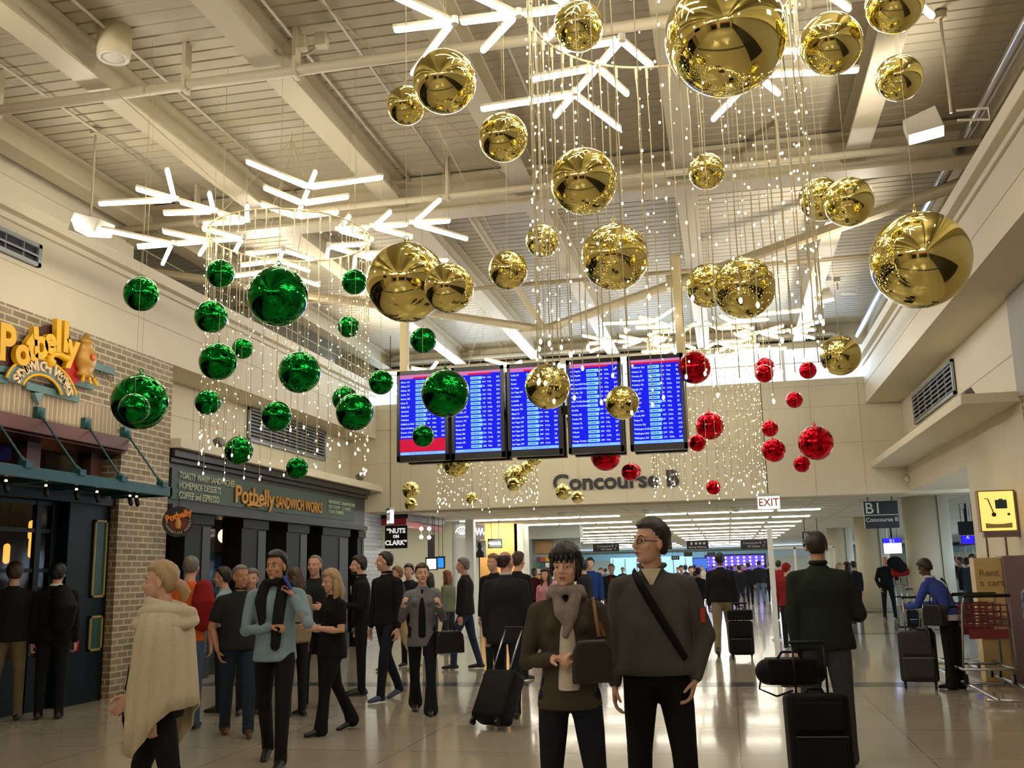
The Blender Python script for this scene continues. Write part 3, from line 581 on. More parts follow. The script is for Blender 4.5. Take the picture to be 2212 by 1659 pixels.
# drinks cooler
p = at(476, 1245, X=-9.6); t = empty('drinks_cooler', (-9.9, p.y, 0), 0, 'lit glass drinks cooler with rows of bottles inside the sandwich shop', 'cooler')
MB().box(-.35, .3, -.62, .62, 0, .9).box(-.35, -.3, -.62, .62, .9, 2.0).box(-.35, .3, -.62, -.58, .9, 2.0).box(-.35, .3, .58, .62, .9, 2.0).box(-.35, .32, -.65, .65, 2.0, 2.1).build('cabinet', BLACK, t, bevel=.01)
for z in (.95, 1.25, 1.55): MB().box(-.3, .25, -.58, .58, z-.015, z).build('shelf', CHROME, t)
MB().box(-.29, -.28, -.57, .57, .9, 1.98).build('back_light', mat('cooler_light', 'ffffff', .5, emis=(.55, .85, 1), estr=1.0, nosample=True), t)
bt = MB().loft([MB().ring((0, 0, z), Vector((1, 0, 0)), Vector((0, 1, 0)), r, r, 8) for z, r in ((0, .032), (.13, .032), (.17, .013), (.21, .013))]).mesh('bottle', mat('bottle_glass', 'a8c8d0', .15)); bt.shade_smooth()
for z in (.95, 1.25, 1.55):
    for j in range(11):
        o = bpy.data.objects.new('bottle', bt); COL.objects.link(o); o.location = (-9.9+.15, p.y-.5+j*.1, z)
        tag(o, 'bottle in the lit drinks cooler of the sandwich shop', 'bottle', 'bottles in the drinks cooler')
# white glazed brick return and nut shop
struct('wall_left', MB().box(-9.0, -8.62, 22.5, 24.4, 0, ZLOW), WTILE)
ns = empty('shop_sign', at(856, 1160, Y=24.5), 0, 'black square nut shop sign with white lettering under a red band', 'sign')
MB().box(-.30, .30, -.02, .02, -.29, .29).build('panel', BLACK, ns, bevel=.006)
def ntext(b, x, z, s, m=None, par=None, yy=-.024, **k): return put_text('lettering', b, s, (x, yy, z), (1, 0, 0), (0, 0, 1), m or WLET, par or ns, align='CENTER', **k)
WLET = mat('white_letters', 'f2f2ee', .5, emis=(1, 1, 1), estr=.5, nosample=True)
ntext('“NUTS', 0, .15, .17, extrude=.004, bold=.006); ntext('ON', 0, .01, .10, extrude=.004, bold=.006); ntext('CLARK”', 0, -.15, .165, extrude=.004, bold=.006)
rb = empty('shop_band', (-8.4, 26, 2.85), 0, 'red band over the nut shop running back from its black sign', 'fascia')
sub(rb, MB().box(-8.75, -7.95, 24.3, 24.36, 2.83, 3.0).box(-8.45, -8.38, 24.36, 29.1, 2.83, 3.0), 'band', mat('red_band', 'b42a34', .4)); sub(rb, MB().box(-8.75, -7.9, 24.28, 24.4, 3.0, 3.19).box(-8.5, -8.3, 24.4, 29.1, 3.0, 3.19), 'upper_band', mat('navy_band', '12161f', .4))
struct('wall_left', MB().box(-11.6, -11.5, 24.6, 34, 0, ZLOW).box(-11.5, -8.5, 30.5, 30.6, 0, ZLOW), mat('shop_interior_wall', 'c9c5ae', .7, var=.04))
area('nut_shop_lamp', (-9.8, 27, 3.1), (0, 0, 0), 2, 4, 90, NEUT); area('orange_wall_fill', (-7.5, 32.2, 3.1), (math.radians(35), 0, 0), 1, .4, 40, (1, .8, .5))  # the orange wall's light is an added fill to brighten it, without a fitting
ct = empty('shop_counter', (-9.0, 27, 0), 0, 'pale nut shop counter with glass case behind the queue', 'counter')
sub(ct, MB().box(-9.3, -8.7, 25.2, 29.5, 0, 1.0), 'counter_body', mat('counter_laminate', 'b9b49c', .5), bevel=.01); sub(ct, MB().box(-9.25, -8.8, 25.2, 29.5, 1.0, 1.45), 'glass_case', GLASS); sub(ct, MB().box(-9.4, -8.6, 25.1, 29.6, 1.0, 1.04), 'worktop', CHROME)
hd_ = empty('oven_hood', (-9.4, 26, 2.0), 0, 'grey stainless hood behind the nut shop sign', 'hood'); sub(hd_, MB().box(-9.9, -8.9, 25.2, 25.9, 1.75, 2.25), 'hood_body', mat('stainless', 'a7a598', .35, .7), bevel=.02)
for i, (x, y) in enumerate(((910, 1142), (927, 1142), (910, 1160), (927, 1161))):
    p = at(x, y, Y=26.5); t = empty('track_spot', p, 0, 'glowing white track spot right of the nut shop sign, %s %s of four' % (('upper', 'lower')[i//2], ('left', 'right')[i % 2]), 'spotlight', 'track spots of the nut shop')
    MB().ball((0, 0, 0), .055, 12, 8).build('lamp', mat('track_lamp', 'ffffff', .5, emis=(1, .95, .9), estr=6, nosample=True), t, True); MB().tube([(0, 0, .05), (0, 0, ZLOW-p.z)], .012, 6).build('stem', WHITEM, t)
def panel(name, px0, py0, px1, py1, Y, m, label, cat, t=.04, frame_m=None):
    a = at(px0, py0, Y=Y); b = at(px1, py1, Y=Y); c = (a+b)/2; o = empty(name, c, 0, label, cat); hw, hh = abs(b.x-a.x)/2, abs(a.z-b.z)/2
    MB().box(-hw, hw, -t/2, t/2, -hh, hh).build('panel', m, o, bevel=.004)
    if c.z+hh < ZLOW and c.z-hh > 1.3: MB().tube([(-.6*hw, t*.3, hh), (-.6*hw, t*.3, ZLOW-c.z)], .008, 6).tube([(.6*hw, t*.3, hh), (.6*hw, t*.3, ZLOW-c.z)], .008, 6).build('hanging_rod', DARKM, o)
    if frame_m: MB().box(-hw, hw, -t, t, hh-.02, hh+.03).box(-hw, hw, -t, t, -hh-.03, -hh).box(-hw-.03, -hw, -t, t, -hh-.03, hh+.03).box(hw, hw+.03, -t, t, -hh-.03, hh+.03).build('frame', frame_m, o)
    return o, hw, hh
o, hw, hh = panel('neon_sign', 984, 1133, 1012, 1162, 30, GLASS, 'white neon script sign shaped like a fan at the end of the red band', 'sign', .02)
NEON = mat('white_neon', 'ffffff', .5, emis=(.95, .97, 1), estr=2.0, nosample=True)
MB().tube([(hw*math.cos(a), -.03, -.1+hh*1.1*math.sin(a)) for a in np.linspace(.2, 2.9, 14)], .012, 6).build('neon_arc', NEON, o, True)
for i in range(5): a = math.radians(35+i*27); MB().tube([(.3*hw*math.cos(a), -.03, -.1), (hw*math.cos(a), -.03, -.1+hh*math.sin(a))], .008, 6).build('neon_ray', NEON, o, True)
o, hw, hh = panel('neon_sign', 1013, 1134, 1047, 1166, 30.3, mat('smoke_panel', '6d6468', .4), 'grey panel with looping white neon script beside the fan-shaped one', 'sign', .03)
MB().tube([(-hw+2*hw*i/24, -.03, .5*hh*math.sin(i*1.3)+.1*hh) for i in range(25)], .012, 6).build('neon_script', NEON, o, True)
o, hw, hh = panel('poster', 1023, 1168, 1050, 1204, 30.5, mat('poster_grey', '8b8f8f', .6), 'grey poster of a dark figure in a hat, hung over an orange wall', 'poster')
MB().prism([(-.12, -hh), (-.12, -.12), (-.05, -.03), (-.05, .06), (-.11, .07), (-.05, .1), (-.04, .2), (.04, .2), (.05, .1), (.11, .07), (.05, .06), (.05, -.03), (.13, -.12), (.13, -hh)], (0, -.03, 0), (1, 0, 0), (0, 0, 1), (0, .008, 0)).build('figure', BLACK, o)
o, hw, hh = panel('neon_sign', 1056, 1166, 1083, 1182, 31, mat('frosted_panel', 'c8cccc', .4), 'small white lit script sign right of the hat poster', 'sign', .03, CHROME)
MB().tube([(-hw+2*hw*i/16, -.03, .4*hh*math.sin(i*1.5)) for i in range(17)], .016, 6).build('neon_script', NEON, o, True)
struct('wall_left', MB().box(-8.2, -6.9, 33, 33.1, 0, ZLOW), mat('orange_lit_wall', 'e8b878', .6)); struct('wall_left', MB().box(-7.0, -6.7, 33, 34, 0, ZLOW), WHITEM)
struct('wall_left', MB().box(-7.7, -7.45, 29.2, 29.5, 0, ZLOW-.02).box(-9.3, -7.7, 30.7, 30.8, 0, ZLOW), mat('pale_pillar', 'd5d8d2', .6))
o, hw, hh = panel('banner', 924, 1156, 938, 1205, 27, mat('banner_dark', '2b2426', .6), 'dark vertical banner with a red and white swirl in the nut shop', 'banner')
o, hw, hh = panel('wall_monitor', 922, 1206, 943, 1229, 27.2, mat('white_screen', 'ffffff', .4, emis=(1, 1, .98), estr=1.6, nosample=True), 'small white glowing menu screen in the nut shop', 'screen', .04, BLACK)
o, hw, hh = panel('wall_monitor', 945, 1204, 959, 1226, 28, mat('blue_picture', '1080c0', .4, emis=(.05, .5, .9), estr=1.0, nosample=True), 'black screen with a blue picture right of the white menu screen', 'screen', .04, BLACK)
# newsstand
nw = empty('newsstand', (-6.0, 36, 0), 0, 'white newsstand with rows of coloured magazines under a wooden sign', 'kiosk')
sub(nw, MB().box(-7.0, -5.2, 36, 36.1, 0, 2.75).box(-7.1, -5.1, 35.3, 36.1, 2.75, ZLOW).box(-7.05, -6.95, 35.3, 36, 0, 2.75), 'kiosk_frame', mat('kiosk_grey', 'a9b4b4', .5))
sub(nw, MB().box(-6.85, -6.2, 35.9, 35.98, 2.25, 2.7), 'wooden_sign', mat('kiosk_wood', 'a78355', .5))
MG = [mat('magazine_%d' % i, c, .5) for i, c in enumerate(('b84a3a', 'e2d9c6', '3c5f8c', 'd8a73a', '7f3a6c', 'f0efe9', '3d7f5a'))]
mg = MB()
for r in range(6):
    for c in range(9):
        mg.cur = (r*5+c*3) % 7; x = -6.8+c*.165; mg.box(x, x+.14, 35.82, 35.86, .9+r*.21, 1.07+r*.21)
mg = mg.build('magazines', MG, nw); mg['kind'] = 'stuff'; mg.matrix_parent_inverse = Matrix.Translation(-Vector(nw.location))
# ================================================================== HANGING SIGNS OF THE CONCOURSE
SGN = mat('sign_black', '15171b', .45); SGW = mat('sign_white', 'd8dad6', .5)
def board(px0, py0, px1, py1, Y, lines, label, hang=ZLOW, rule=None):
    a = at(px0, py0, Y=Y); b = at(px1, py1, Y=Y); c = (a+b)/2; o = empty('direction_sign', c, 0, label, 'sign'); hw, hh = abs(b.x-a.x)/2, abs(a.z-b.z)/2
    MB().box(-hw, hw, -.05, .05, -hh, hh).build('panel', SGN, o, bevel=.006)
    for x in (-.7*hw, .7*hw): MB().tube([(x, 0, hh), (x, 0, hang-c.z)], .012, 6).build('hanger', DARKM, o)
    for (b_, x, z, s) in lines: put_text('lettering', b_, s*hh, (x*hw, -.055, z*hh), (1, 0, 0), (0, 0, 1), SGW, o, align='CENTER', extrude=.003, bold=.004*hh)
    if rule is not None: MB().box(-hw, hw, -.056, -.05, rule*hh-.008, rule*hh+.008).build('rule', SGW, o)
    return o
board(1864, 1084, 1943, 1140, 24.2, [('B1', -.45, .45, 1.15), ('Concourse B', 0, -.38, .43)], 'black hanging gate sign reading B1 Concourse B before the nearest column', rule=-.02)
board(1732, 1149, 1774, 1181, 36, [('B2', -.35, .40, 1.1), ('Concourse B', 0, -.4, .42)], 'black hanging gate sign reading B2 beyond the man in the green jacket', rule=-.02)
board(1281, 1175, 1338, 1191, 45, [('Concourse B  ↑', .1, .35, .75), ('All Gates  ↑', .2, -.4, .75)], 'leftmost small black direction sign above the glass bay')
board(1430, 1171, 1452, 1187, 45, [('Gates', 0, 0, .8)], 'black direction sign half hidden behind the man with glasses')
board(1483, 1169, 1531, 1186, 45, [('♦ ● ● ●', 0, .35, .8), ('Moving Walkway', 0, -.5, .6)], 'small black sign with four pictograms for the moving walkway')
board(1599, 1167, 1661, 1185, 45, [('Concourse B  ↑', 0, .35, .75), ('All Gates  ↑', .1, -.4, .75)], 'black direction sign just left of the white post')
board(1450, 1201, 1468, 1209, 70, [('B B B', 0, 0, 1.2)], 'tiny gate number sign far down the concourse', hang=ZLOW)
# EXIT signs
for (x0, y0, x1, y1, Y, rz, l) in ((1637, 1073, 1684, 1099, 21, 0, 'white EXIT sign with red letters hanging in front of the header'), (834, 1103, 852, 1131, 21, -1.05, 'narrow white exit sign seen nearly edge-on above the nut shop')):
    a = at(x0, y0, Y=Y); b = at(x1, y1, Y=Y); c = (a+b)/2; hw, hh = (.22, abs(a.z-b.z)/2)
    o = empty('exit_sign', c, rz, l, 'exit sign')
    MB().box(-hw, hw, -.04, .04, -hh, hh).build('face_panel', mat('lit_exit_panel', 'e8efee', .4, emis=(.9, 1, .97), estr=.7, nosample=True), o, bevel=.004)
    MB().box(-hw-.01, hw+.01, -.06, .06, hh, hh+.05).box(-hw-.01, hw+.01, -.05, .05, -hh-.015, -hh).build('housing', mat('exit_housing', 'b9b6ae', .4), o, bevel=.004)
    for s_ in (-1,): put_text('lettering', 'EXIT', .22, (0, -.045, 0), (1, 0, 0), (0, 0, 1), mat('exit_red', 'b21a24', .5), o, sx=.9, align='CENTER', extrude=.003, bold=.002)
    MB().tube([(0, 0, hh+.05), (0, 0, ZC-c.z)], .008, 6).build('hanging_wire', DARKM, o)
# big wall lettering
q = at(1194, 1042, Y=YE); q2 = at(1466, 1036, Y=YE)
me = text_mesh('Concourse B', .52, extrude=.02, bold=.012, res=5); wd = me.vertices; xs = [v.co.x for v in wd]; sxx = (q2.x-q.x)/(max(xs)-min(xs))
me.transform(Matrix.Diagonal((sxx, 1, 1, 1))); me.transform(Matrix.Translation((q.x, YE-.03, 3.34)) @ Matrix(((1, 0, 0), (0, 0, -1), (0, 1, 0))).to_4x4())
me.transform(Matrix.Translation((0, 0, -min(v.co.z for v in me.vertices)+at(1300, 1057, Y=YE).z)))
me.materials.clear(); me.materials.append(mat('slate_letters', '2c2c38', .4))
lt = bpy.data.objects.new('wall_lettering', me); COL.objects.link(lt); tag(lt, 'big dark Concourse B lettering on the end wall above the concourse', 'lettering')
# ================================================================== RIGHT SIDE FITTINGS
cs = at(2152, 1104, Y=15.0); o = empty('luggage_cart_sign', (cs.x, 15, cs.z), 0, 'glowing yellow luggage cart sign on the right wall', 'sign')
MB().box(-.225, .225, -.06, .06, -.27, .27).build('light_box', mat('lit_yellow_box', 'f5d98a', .4, emis=(1, .80, .42), estr=1.05, nosample=True), o, bevel=.01)
MB().box(-.24, .24, -.07, .07, .27, .285).box(-.24, .24, -.07, .07, -.285, -.27).box(-.24, -.225, -.07, .07, -.27, .27).box(.225, .24, -.07, .07, -.27, .27).build('frame', mat('ochre_frame', '8e6f35', .5), o)
PK = mat('cart_pictogram', '1f2430', .5)
MB().box(-.02, .13, -.072, -.062, .03, .15).box(.03, .08, -.07, -.062, .15, .165).build('suitcase_pictogram', mat('cart_pictogram_teal', '1c4a55', .5), o)
MB().tube([(-.15, -.068, .17), (-.11, -.068, .17), (-.05, -.068, -.04)], .008, 6).build('handle_pictogram', PK, o)
for x, r in ((-.05, .03), (.14, .018)): MB().loft([[Vector((x+r*math.cos(a), yy, -.05+r*math.sin(a))) for a in np.linspace(0, 2*PI, 17)[:-1]] for yy in (-.072, -.062)]).build('wheel_pictogram', PK, o)
MB().prism([(-.17, -.165), (-.08, -.178), (0, -.182), (.08, -.178), (.17, -.165), (.17, -.235), (-.17, -.235)], (0, -.07, 0), (1, 0, 0), (0, 0, 1), (0, .008, 0)).build('caption_strip', mat('sign_olive', 'b5a064', .5), o)
MB().box(-.2, .26, -.05, .05, -.36, -.29).build('lower_box', mat('purple_grey', '7a6468', .5), o)
# cart rental machine
cm = empty('cart_machine', (3.62, 14.9, 0), 0, 'luggage cart rental stand with yellow poster and purple side below the glowing sign', 'rental stand')
sub(cm, MB().box(3.25, 3.6, 14.7, 14.95, 0, 1.62), 'poster_panel', mat('poster_yellow', 'cdb37a', .5, var=.1), bevel=.006)
sub(cm, MB().box(3.6, 3.92, 14.6, 15.0, 0, 1.64), 'cabinet', mat('cabinet_mauve', '7d6a72', .4, var=.1), bevel=.01)
put_l = put_text('lettering', 'Rent\na cart', .13, (3.30, 14.69, 1.35), (1, 0, 0), (0, 0, 1), mat('brown_letters', '8d7140', .5), None, extrude=.002); put_l.parent = cm; put_l.matrix_parent_inverse = Matrix.Translation(-Vector(cm.location))
sub(cm, MB().box(3.27, 3.58, 14.685, 14.7, .75, .85).box(3.27, 3.58, 14.685, 14.7, .55, .6), 'poster_stripe', mat('poster_stripe', '6f776f', .5))
# wall door and notice beside
struct('trim_13', MB().box(XRR-.02, XRR, 15.7, 15.76, 0, 2.0).box(XRR-.02, XRR, 16.8, 16.86, 0, 2.0), BROWN)
# rail rack and two nested carts
rk = empty('cart_rack', (3.0, 14, 0), 0, 'low double steel rail of the luggage cart rack along the right wall', 'rack')
for x in (2.75, 3.3):
    sub(rk, MB().tube([(x, 12.0, .09), (x+.1, 17.4, .09)], .025, 8), 'rail', CHROME, True)
for y in (12.3, 14, 16.8): sub(rk, MB().tube([(2.7, y, .05), (3.4, y, .05)], .02, 8), 'cross_tie', CHROME, True)
CARTR = mat('cart_red', '6a1c26', .4)
def cart(loc, rz, label):
    t = empty('luggage_cart', loc, rz, label, 'luggage cart', 'luggage carts on the rack')
    MB().tube([(-.3, 0, .18), (.3, 0, .18), (.3, .9, .16), (-.3, .9, .16), (-.3, 0, .18)], .016, 8).build('base_frame', CHROME, t, True)
    MB().tube([(-.3, .02, .18), (-.27, -.12, .95), (-.25, -.22, 1.06), (.25, -.22, 1.06), (.27, -.12, .95), (.3, .02, .18)], .016, 8).build('upright', CHROME, t, True)
    MB().cap_tube([(-.25, -.22, 1.06), (.25, -.22, 1.06)], .022, 8).build('handle', BLACK, t, True)
    b = MB()
    for z in (.70, .78, .86, .94): b.tube([(-.25, -.08, z), (.25, -.08, z)], .008, 6).tube([(-.25, -.08, z), (-.25, .22, z)], .008, 6).tube([(.25, -.08, z), (.25, .22, z)], .008, 6).tube([(-.25, .22, z), (.25, .22, z)], .008, 6)
    for x in np.linspace(-.25, .25, 7): b.tube([(x, -.08, .68), (x, -.08, .96)], .006, 6).tube([(x, .22, .68), (x, .22, .96)], .006, 6).tube([(x, -.08, .68), (x, .22, .68)], .006, 6)
    b.build('basket', CARTR, t); MB().box(-.22, .22, -.14, -.10, .55, .66).build('advert_plate', CARTR, t)
    for x, y in ((-.27, .05), (.27, .05), (-.2, .85), (.2, .85)): MB().loft([[Vector((x+dx, y+.06*math.cos(a), .06+.06*math.sin(a))) for a in np.linspace(0, 2*PI, 13)[:-1]] for dx in (-.015, .015)]).build('wheel', BLACK, t)
    return t
cart((3.02, 13.4, .1), 0, 'luggage cart with dark red basket at the front of the rack'); cart((3.05, 14.2, .1), 0, 'second luggage cart nested behind the front one')
# gate area: counter, monitors
gc = empty('gate_counter', (6.3, 31, 0), 0, 'teal gate counter with a pale notice right of the nearest column', 'counter')
sub(gc, MB().box(5.7, 7.6, 30.8, 31.4, 0, 1.15), 'counter_body', mat('teal_counter', '3d6a70', .5), bevel=.02); sub(gc, MB().box(5.9, 6.5, 30.77, 30.8, .75, 1.1), 'notice', mat('pale_notice', 'a9bcc0', .5))
def monitor(px0, py0, px1, py1, Y, cols, label, txt=None):
    o, hw, hh = panel('gate_monitor', px0, py0, px1, py1, Y, BLACK, label, 'screen', .1)
    zt = hh
    for frac, m in cols: MB().box(-hw+.02, hw-.02, -.056, -.05, zt-2*hh*frac, zt).build('picture', m, o); zt -= 2*hh*frac
    MB().tube([(0, 0, hh), (0, 0, ZLOW-o.location.z)], .03, 8).build('mount_pole', DARKM, o)
    if txt: put_text('lettering', txt, .16, (0, -.062, hh*.6), (1, 0, 0), (0, 0, 1), WLET, o, align='CENTER', extrude=.002)
    return o
SCB = mat('screen_violet', '2a1ac0', .3, emis=(.12, .06, .85), estr=1.4, nosample=True); SCW = mat('screen_white', 'ffffff', .3, emis=(.8, .9, 1), estr=1.6, nosample=True)
monitor(1905, 1163, 1950, 1195, 33, [(.33, SCB), (.67, SCW)], 'violet and white gate screen between the two nearest columns', 'B1')
monitor(2068, 1127, 2112, 1155, 30, [(.98, BLACK)], 'large black switched-off monitor hung right of the nearest column'); monitor(2074, 1158, 2106, 1174, 33, [(1, SCB)], 'small blue gate screen below the black monitor', 'A')
monitor(1752, 1184, 1762, 1190, 60, [(1, SCB)], 'tiny blue monitor far away left of the second column')
# far end details
PUR = mat('purple_light', '5a4cc0', .4, emis=(.32, .24, .85), estr=.9, nosample=True)
fb = at(1588, 1205, Y=76); o = empty('bar_front', (fb.x, 76, 0), 0, 'violet lit bar with rows of small white lamps far down the concourse', 'bar')
MB().box(-2.2, 2.2, -.1, .1, 0, 1.1).build('bar_counter', mat('bar_dark', '26283c', .5), o); MB().box(-2.2, 2.2, .5, .6, 1.1, 2.5).build('back_panel', PUR, o)
for r in range(3):
    for c in range(10): MB().ball((-2.0+c*.44, .3, 2.35-.25*r), .07, 8, 6).build('lamp', mat('bar_lamp', 'ffffff', .4, emis=(1, .9, 1), estr=4, nosample=True), o, True)
MB().box(-2.2, 2.2, -.1, .6, 2.5, 2.6).build('canopy', mat('bar_dark', '', .5), o); MB().box(-2.2, -2.1, 0, .5, 0, 2.5).box(2.1, 2.2, 0, .5, 0, 2.5).build('side_panel', mat('bar_dark', '', .5), o)
o, hw, hh = panel('shop_window', 1497, 1206, 1530, 1228, 76, mat('blue_shop_glow', '4a78c8', .4, emis=(.25, .45, .9), estr=.7, nosample=True), 'small blue lit shop window left of the violet bar', 'shop window', .1, SGN)
for i, x in enumerate((1486, 1536)): panel('direction_sign', x-9, 1193, x+10, 1202, 72, SGN, ('left' if i == 0 else 'right')+' of two plain dark boards above the far crowd', 'sign')
# sandwich board by the brick pier
p = at(300, 1505, Z=0); p = Vector((-7.75, 13.2, 0)); sb = empty('sandwich_board', p, .5, 'black folding sidewalk board with a grey notice by the brick pier', 'sign')
for s_ in (-1, 1): MB().obox((0, s_*.2, .52), (.3, 0, 0), (0, .012, 0), (0, -s_*.12, .52)).build('board', BLACK, sb, bevel=.006)
MB().obox((0, -.2, .62), (.24, 0, 0), (0, .016, 0), (0, .075, .3)).build('notice', mat('board_notice', '59636c', .4), sb)
# floor post at far shop
# wall flood lamps on shelves
for (x, y, X, l) in ((474, 946, -8.3, 'small dark floodlight on the left shelf, nearer one'), (777, 1022, -8.3, 'small dark floodlight on the left shelf, farther one'), (2092, 846, 3.5, 'small dark floodlight on the right shelf beside the vent')):
    p = at(x, y, X=X); zs = 3.72 if X < 0 else 3.8; o = empty('floodlight', (X, p.y, zs), 0, l, 'floodlight')
    MB().obox((0, 0, .12), (.05, 0, .03), (0, .10, 0), (-.03, 0, .06)).build('lamp_head', mat('flood_grey', '6b6a66', .4, .3), o, bevel=.008); MB().box(-.02, .02, -.02, .02, 0, .1).build('bracket', DARKM, o)
p = at(1326, 0, D=5)
ds = at(1918, 1041, X=3.6); o = empty('ceiling_speaker', (3.9, 22.9, ds.z), 0, 'small fitting on the end wall corner below the right shelf', 'sensor'); MB().ball((0, 0, 0), .06, 12, 8).build('sensor', WHITEM, o, True); MB().box(-.05, .05, 0, .1, -.03, .05).build('mount', STEEL, o)
# can light and box uplighters
p = at(245, 125, Z=6.64); o = empty('can_light', (p.x, p.y, 6.64), 0, 'large white cylindrical can light under the ceiling at upper left', 'ceiling light')
MB().loft([MB().ring((0, 0, z), Vector((1, 0, 0)), Vector((0, 1, 0)), r, r, 32) for z, r in ((0, .155), (.03, .16), (.31, .165))]).build('housing', mat('can_white', 'ddd3b4', .5), o, True)
MB().torus((0, 0, 0), .13, .018, 32, 8).build('rim', WHITEM, o, True); MB().cyl((0, 0), .10, -.004, .004, 24).build('lens', mat('can_lens', 'b0aa92', .4), o)
for (xr, yr, xb, yb, zb, s_, l) in ((207, 285, 232, 480, 5.55, 1, 'white box uplighter hung on a rod near the left bulkhead'), (2031, 34, 2045, 262, 5.4, 1, 'white box uplighter hung on a rod at upper right'), (1808, 605, 1850, 632, 6.2, 1, 'white box uplighter hung beyond the girder left of the big right bauble')):
    tp = at(xr, yr, Z=6.9); tx = at(xb, yb, Y=tp.y); zb = tx.z
    o = empty('uplighter', (tp.x, tp.y, zb), 0, l, 'uplighter')
    MB().tube([(0, 0, .08), (0, 0, 6.93-zb)], .014, 8).build('rod', STEEL, o); MB().cyl((0, 0), .06, 6.86-zb, 6.93-zb, 16).build('ceiling_rose', STEEL, o)
    k = -1 if xr > 1000 else 1; q = .62
    MB().prism([(-.16, -.10), (.16, -.14), (.2, .02), (-.10, .12)], (.12*k-.15, -.12, 0), (k, .15, 0), (0, 0, 1), (.05, .26, 0)).build('lamp_box', WHITEM, o, bevel=.006)
    MB().tube([(-.05*k, 0, 0), (-.2*k if k > 0 else .34, .02, -.02), (-.2*k if k > 0 else .34, .02, .1), (-.05*k, 0, .1)], .012, 6).build('bracket', WHITEM, o)
# straight stay wires crossing under the ceiling
for i, (a, b, l) in enumerate((((25, 0, 6.8), (520, 440, 5.7), 'thin pale stay wire from the top left down to the green snowflake lamp'), ((640, 560, 6.3), (700, 250, 6.85), 'short stay wire over the green snowflake lamp'), ((930, 250, 6.7), (1085, 545, 6.2), 'dark stay wire running down behind the small gold bauble'), ((690, 0, 6.8), (1130, 420, 6.6), 'pale stay wire crossing behind the gold baubles'))):
    A, B_ = at(a[0], a[1], Z=a[2]), at(b[0], b[1], Z=b[2]); top(MB().tube([A, B_], .006, 6), 'stay_wire', WIRE, l, 'wire', 'stay wires under the ceiling')
# ================================================================== SNOWFLAKE LAMPS AND LIGHT CURTAINS
ZR = 5.63
def tube_mesh(L):
    "a lit tube with its carrier channel, along +x from 0 to L"
    a = MB().cap_tube([(.03, 0, 0), (L-.03, 0, 0)], .024, 10).mesh('light_tube', TUBE); a.shade_smooth()
    b = MB().box(.0, L, -.014, .014, .018, .045).mesh('tube_channel', mat('tube_channel', 'cfc7b0', .4)); return a, b
TM = {}
ARM = [((.60, 0), (1.02, 0)), ((1.04, 0), (1.50, 0)), ((1.53, 0), (2.02, 0)),
       ((.61, 0), (1.03, 26)), ((.61, 0), (1.03, -26)), ((1.05, 0), (1.50, 18.5)), ((1.05, 0), (1.50, -18.5)), ((1.54, 0), (2.18, 19)), ((1.54, 0), (2.18, -19))]
def snowflake(cx, cy, z, label):
    t = empty('snowflake_lamp', (cx, cy, z), 0, label, 'hanging lamp', 'snowflake lamps')
    for k in range(6):
        a0 = math.radians(2+60*k)
        for (r0, d0), (r1, d1) in ARM:
            p = Vector((r0*math.cos(a0), r0*math.sin(a0), 0)); a1 = a0+math.radians(d1); q = Vector((r1*math.cos(a1), r1*math.sin(a1), 0))
            d = (q-p); L = round(d.length-.04, 2); d.normalize(); p = p+d*.02
            if L not in TM: TM[L] = tube_mesh(L)
            o = bpy.data.objects.new('light_tube', TM[L][0]); COL.objects.link(o); o.location = p; o.rotation_euler = (0, 0, math.atan2(d.y, d.x)); o.parent = t
            c = bpy.data.objects.new('tube_channel', TM[L][1]); COL.objects.link(c); c.parent = o
        for r in (.6, 1.03, 1.52): MB().cyl((r*math.cos(a0), r*math.sin(a0)), .03, -.01, .05, 10).build('hub', WHITEM, t)
    m = MB()
    for k in range(3): a = math.radians(32+120*k); m.tube([(.6*math.cos(a), .6*math.sin(a), .04), (0, 0, ZC-z-.3)], .003, 5)
    m.tube([(0, 0, ZC-z-.3), (0, 0, ZC-z)], .006, 6); m.build('hanging_wire', WIRE, t)
    return t
def curtain(cx, cy, z, zb, n, seed, label):
    rnd = random.Random(seed); t = empty('light_curtain', (cx, cy, z), 0, label, 'string lights', 'round curtains of fairy lights')
    MB().torus((0, 0, 0), .95, .012, 48, 6).build('hoop', WIRE, t, True)
    for i in range(n):
        a = 2*PI*i/n+rnd.uniform(-.03, .03); x, y = .95*math.cos(a), .95*math.sin(a); Ln = z-zb+rnd.uniform(-.35, .12)
        pts = [(x+rnd.uniform(-.006, .006), y+rnd.uniform(-.006, .006), -Ln*j/10) for j in range(11)]
        s = MB().tube(pts, [.009]+[.0035]*10, 4).tube([(x, y, .01), (x, y, -.10)], .012, 5).build('light_string', WIRE, t)
        b = MB(); k = 0; zz = -.22-rnd.uniform(0, .08)
        while -zz < Ln:
            r = .007 if rnd.random() < .55 else .0048; dx, dy = rnd.uniform(-.03, .03), rnd.uniform(-.03, .03)
            b.ball((x+dx, y+dy, zz), (r, r, r*1.4), 6, 4); zz -= rnd.uniform(.10, .30)
        b.ball((x, y, -Ln), (.011, .011, .02), 6, 4); o = b.build('bulbs', BULB, s); o['kind'] = 'stuff'
    m = MB()
    for k in range(4): a = PI/4+k*PI/2; m.tube([(.95*math.cos(a), .95*math.sin(a), 0), (0, 0, ZC-z-.1)], .003, 5)
    m.build('hanging_wire', WIRE, t)
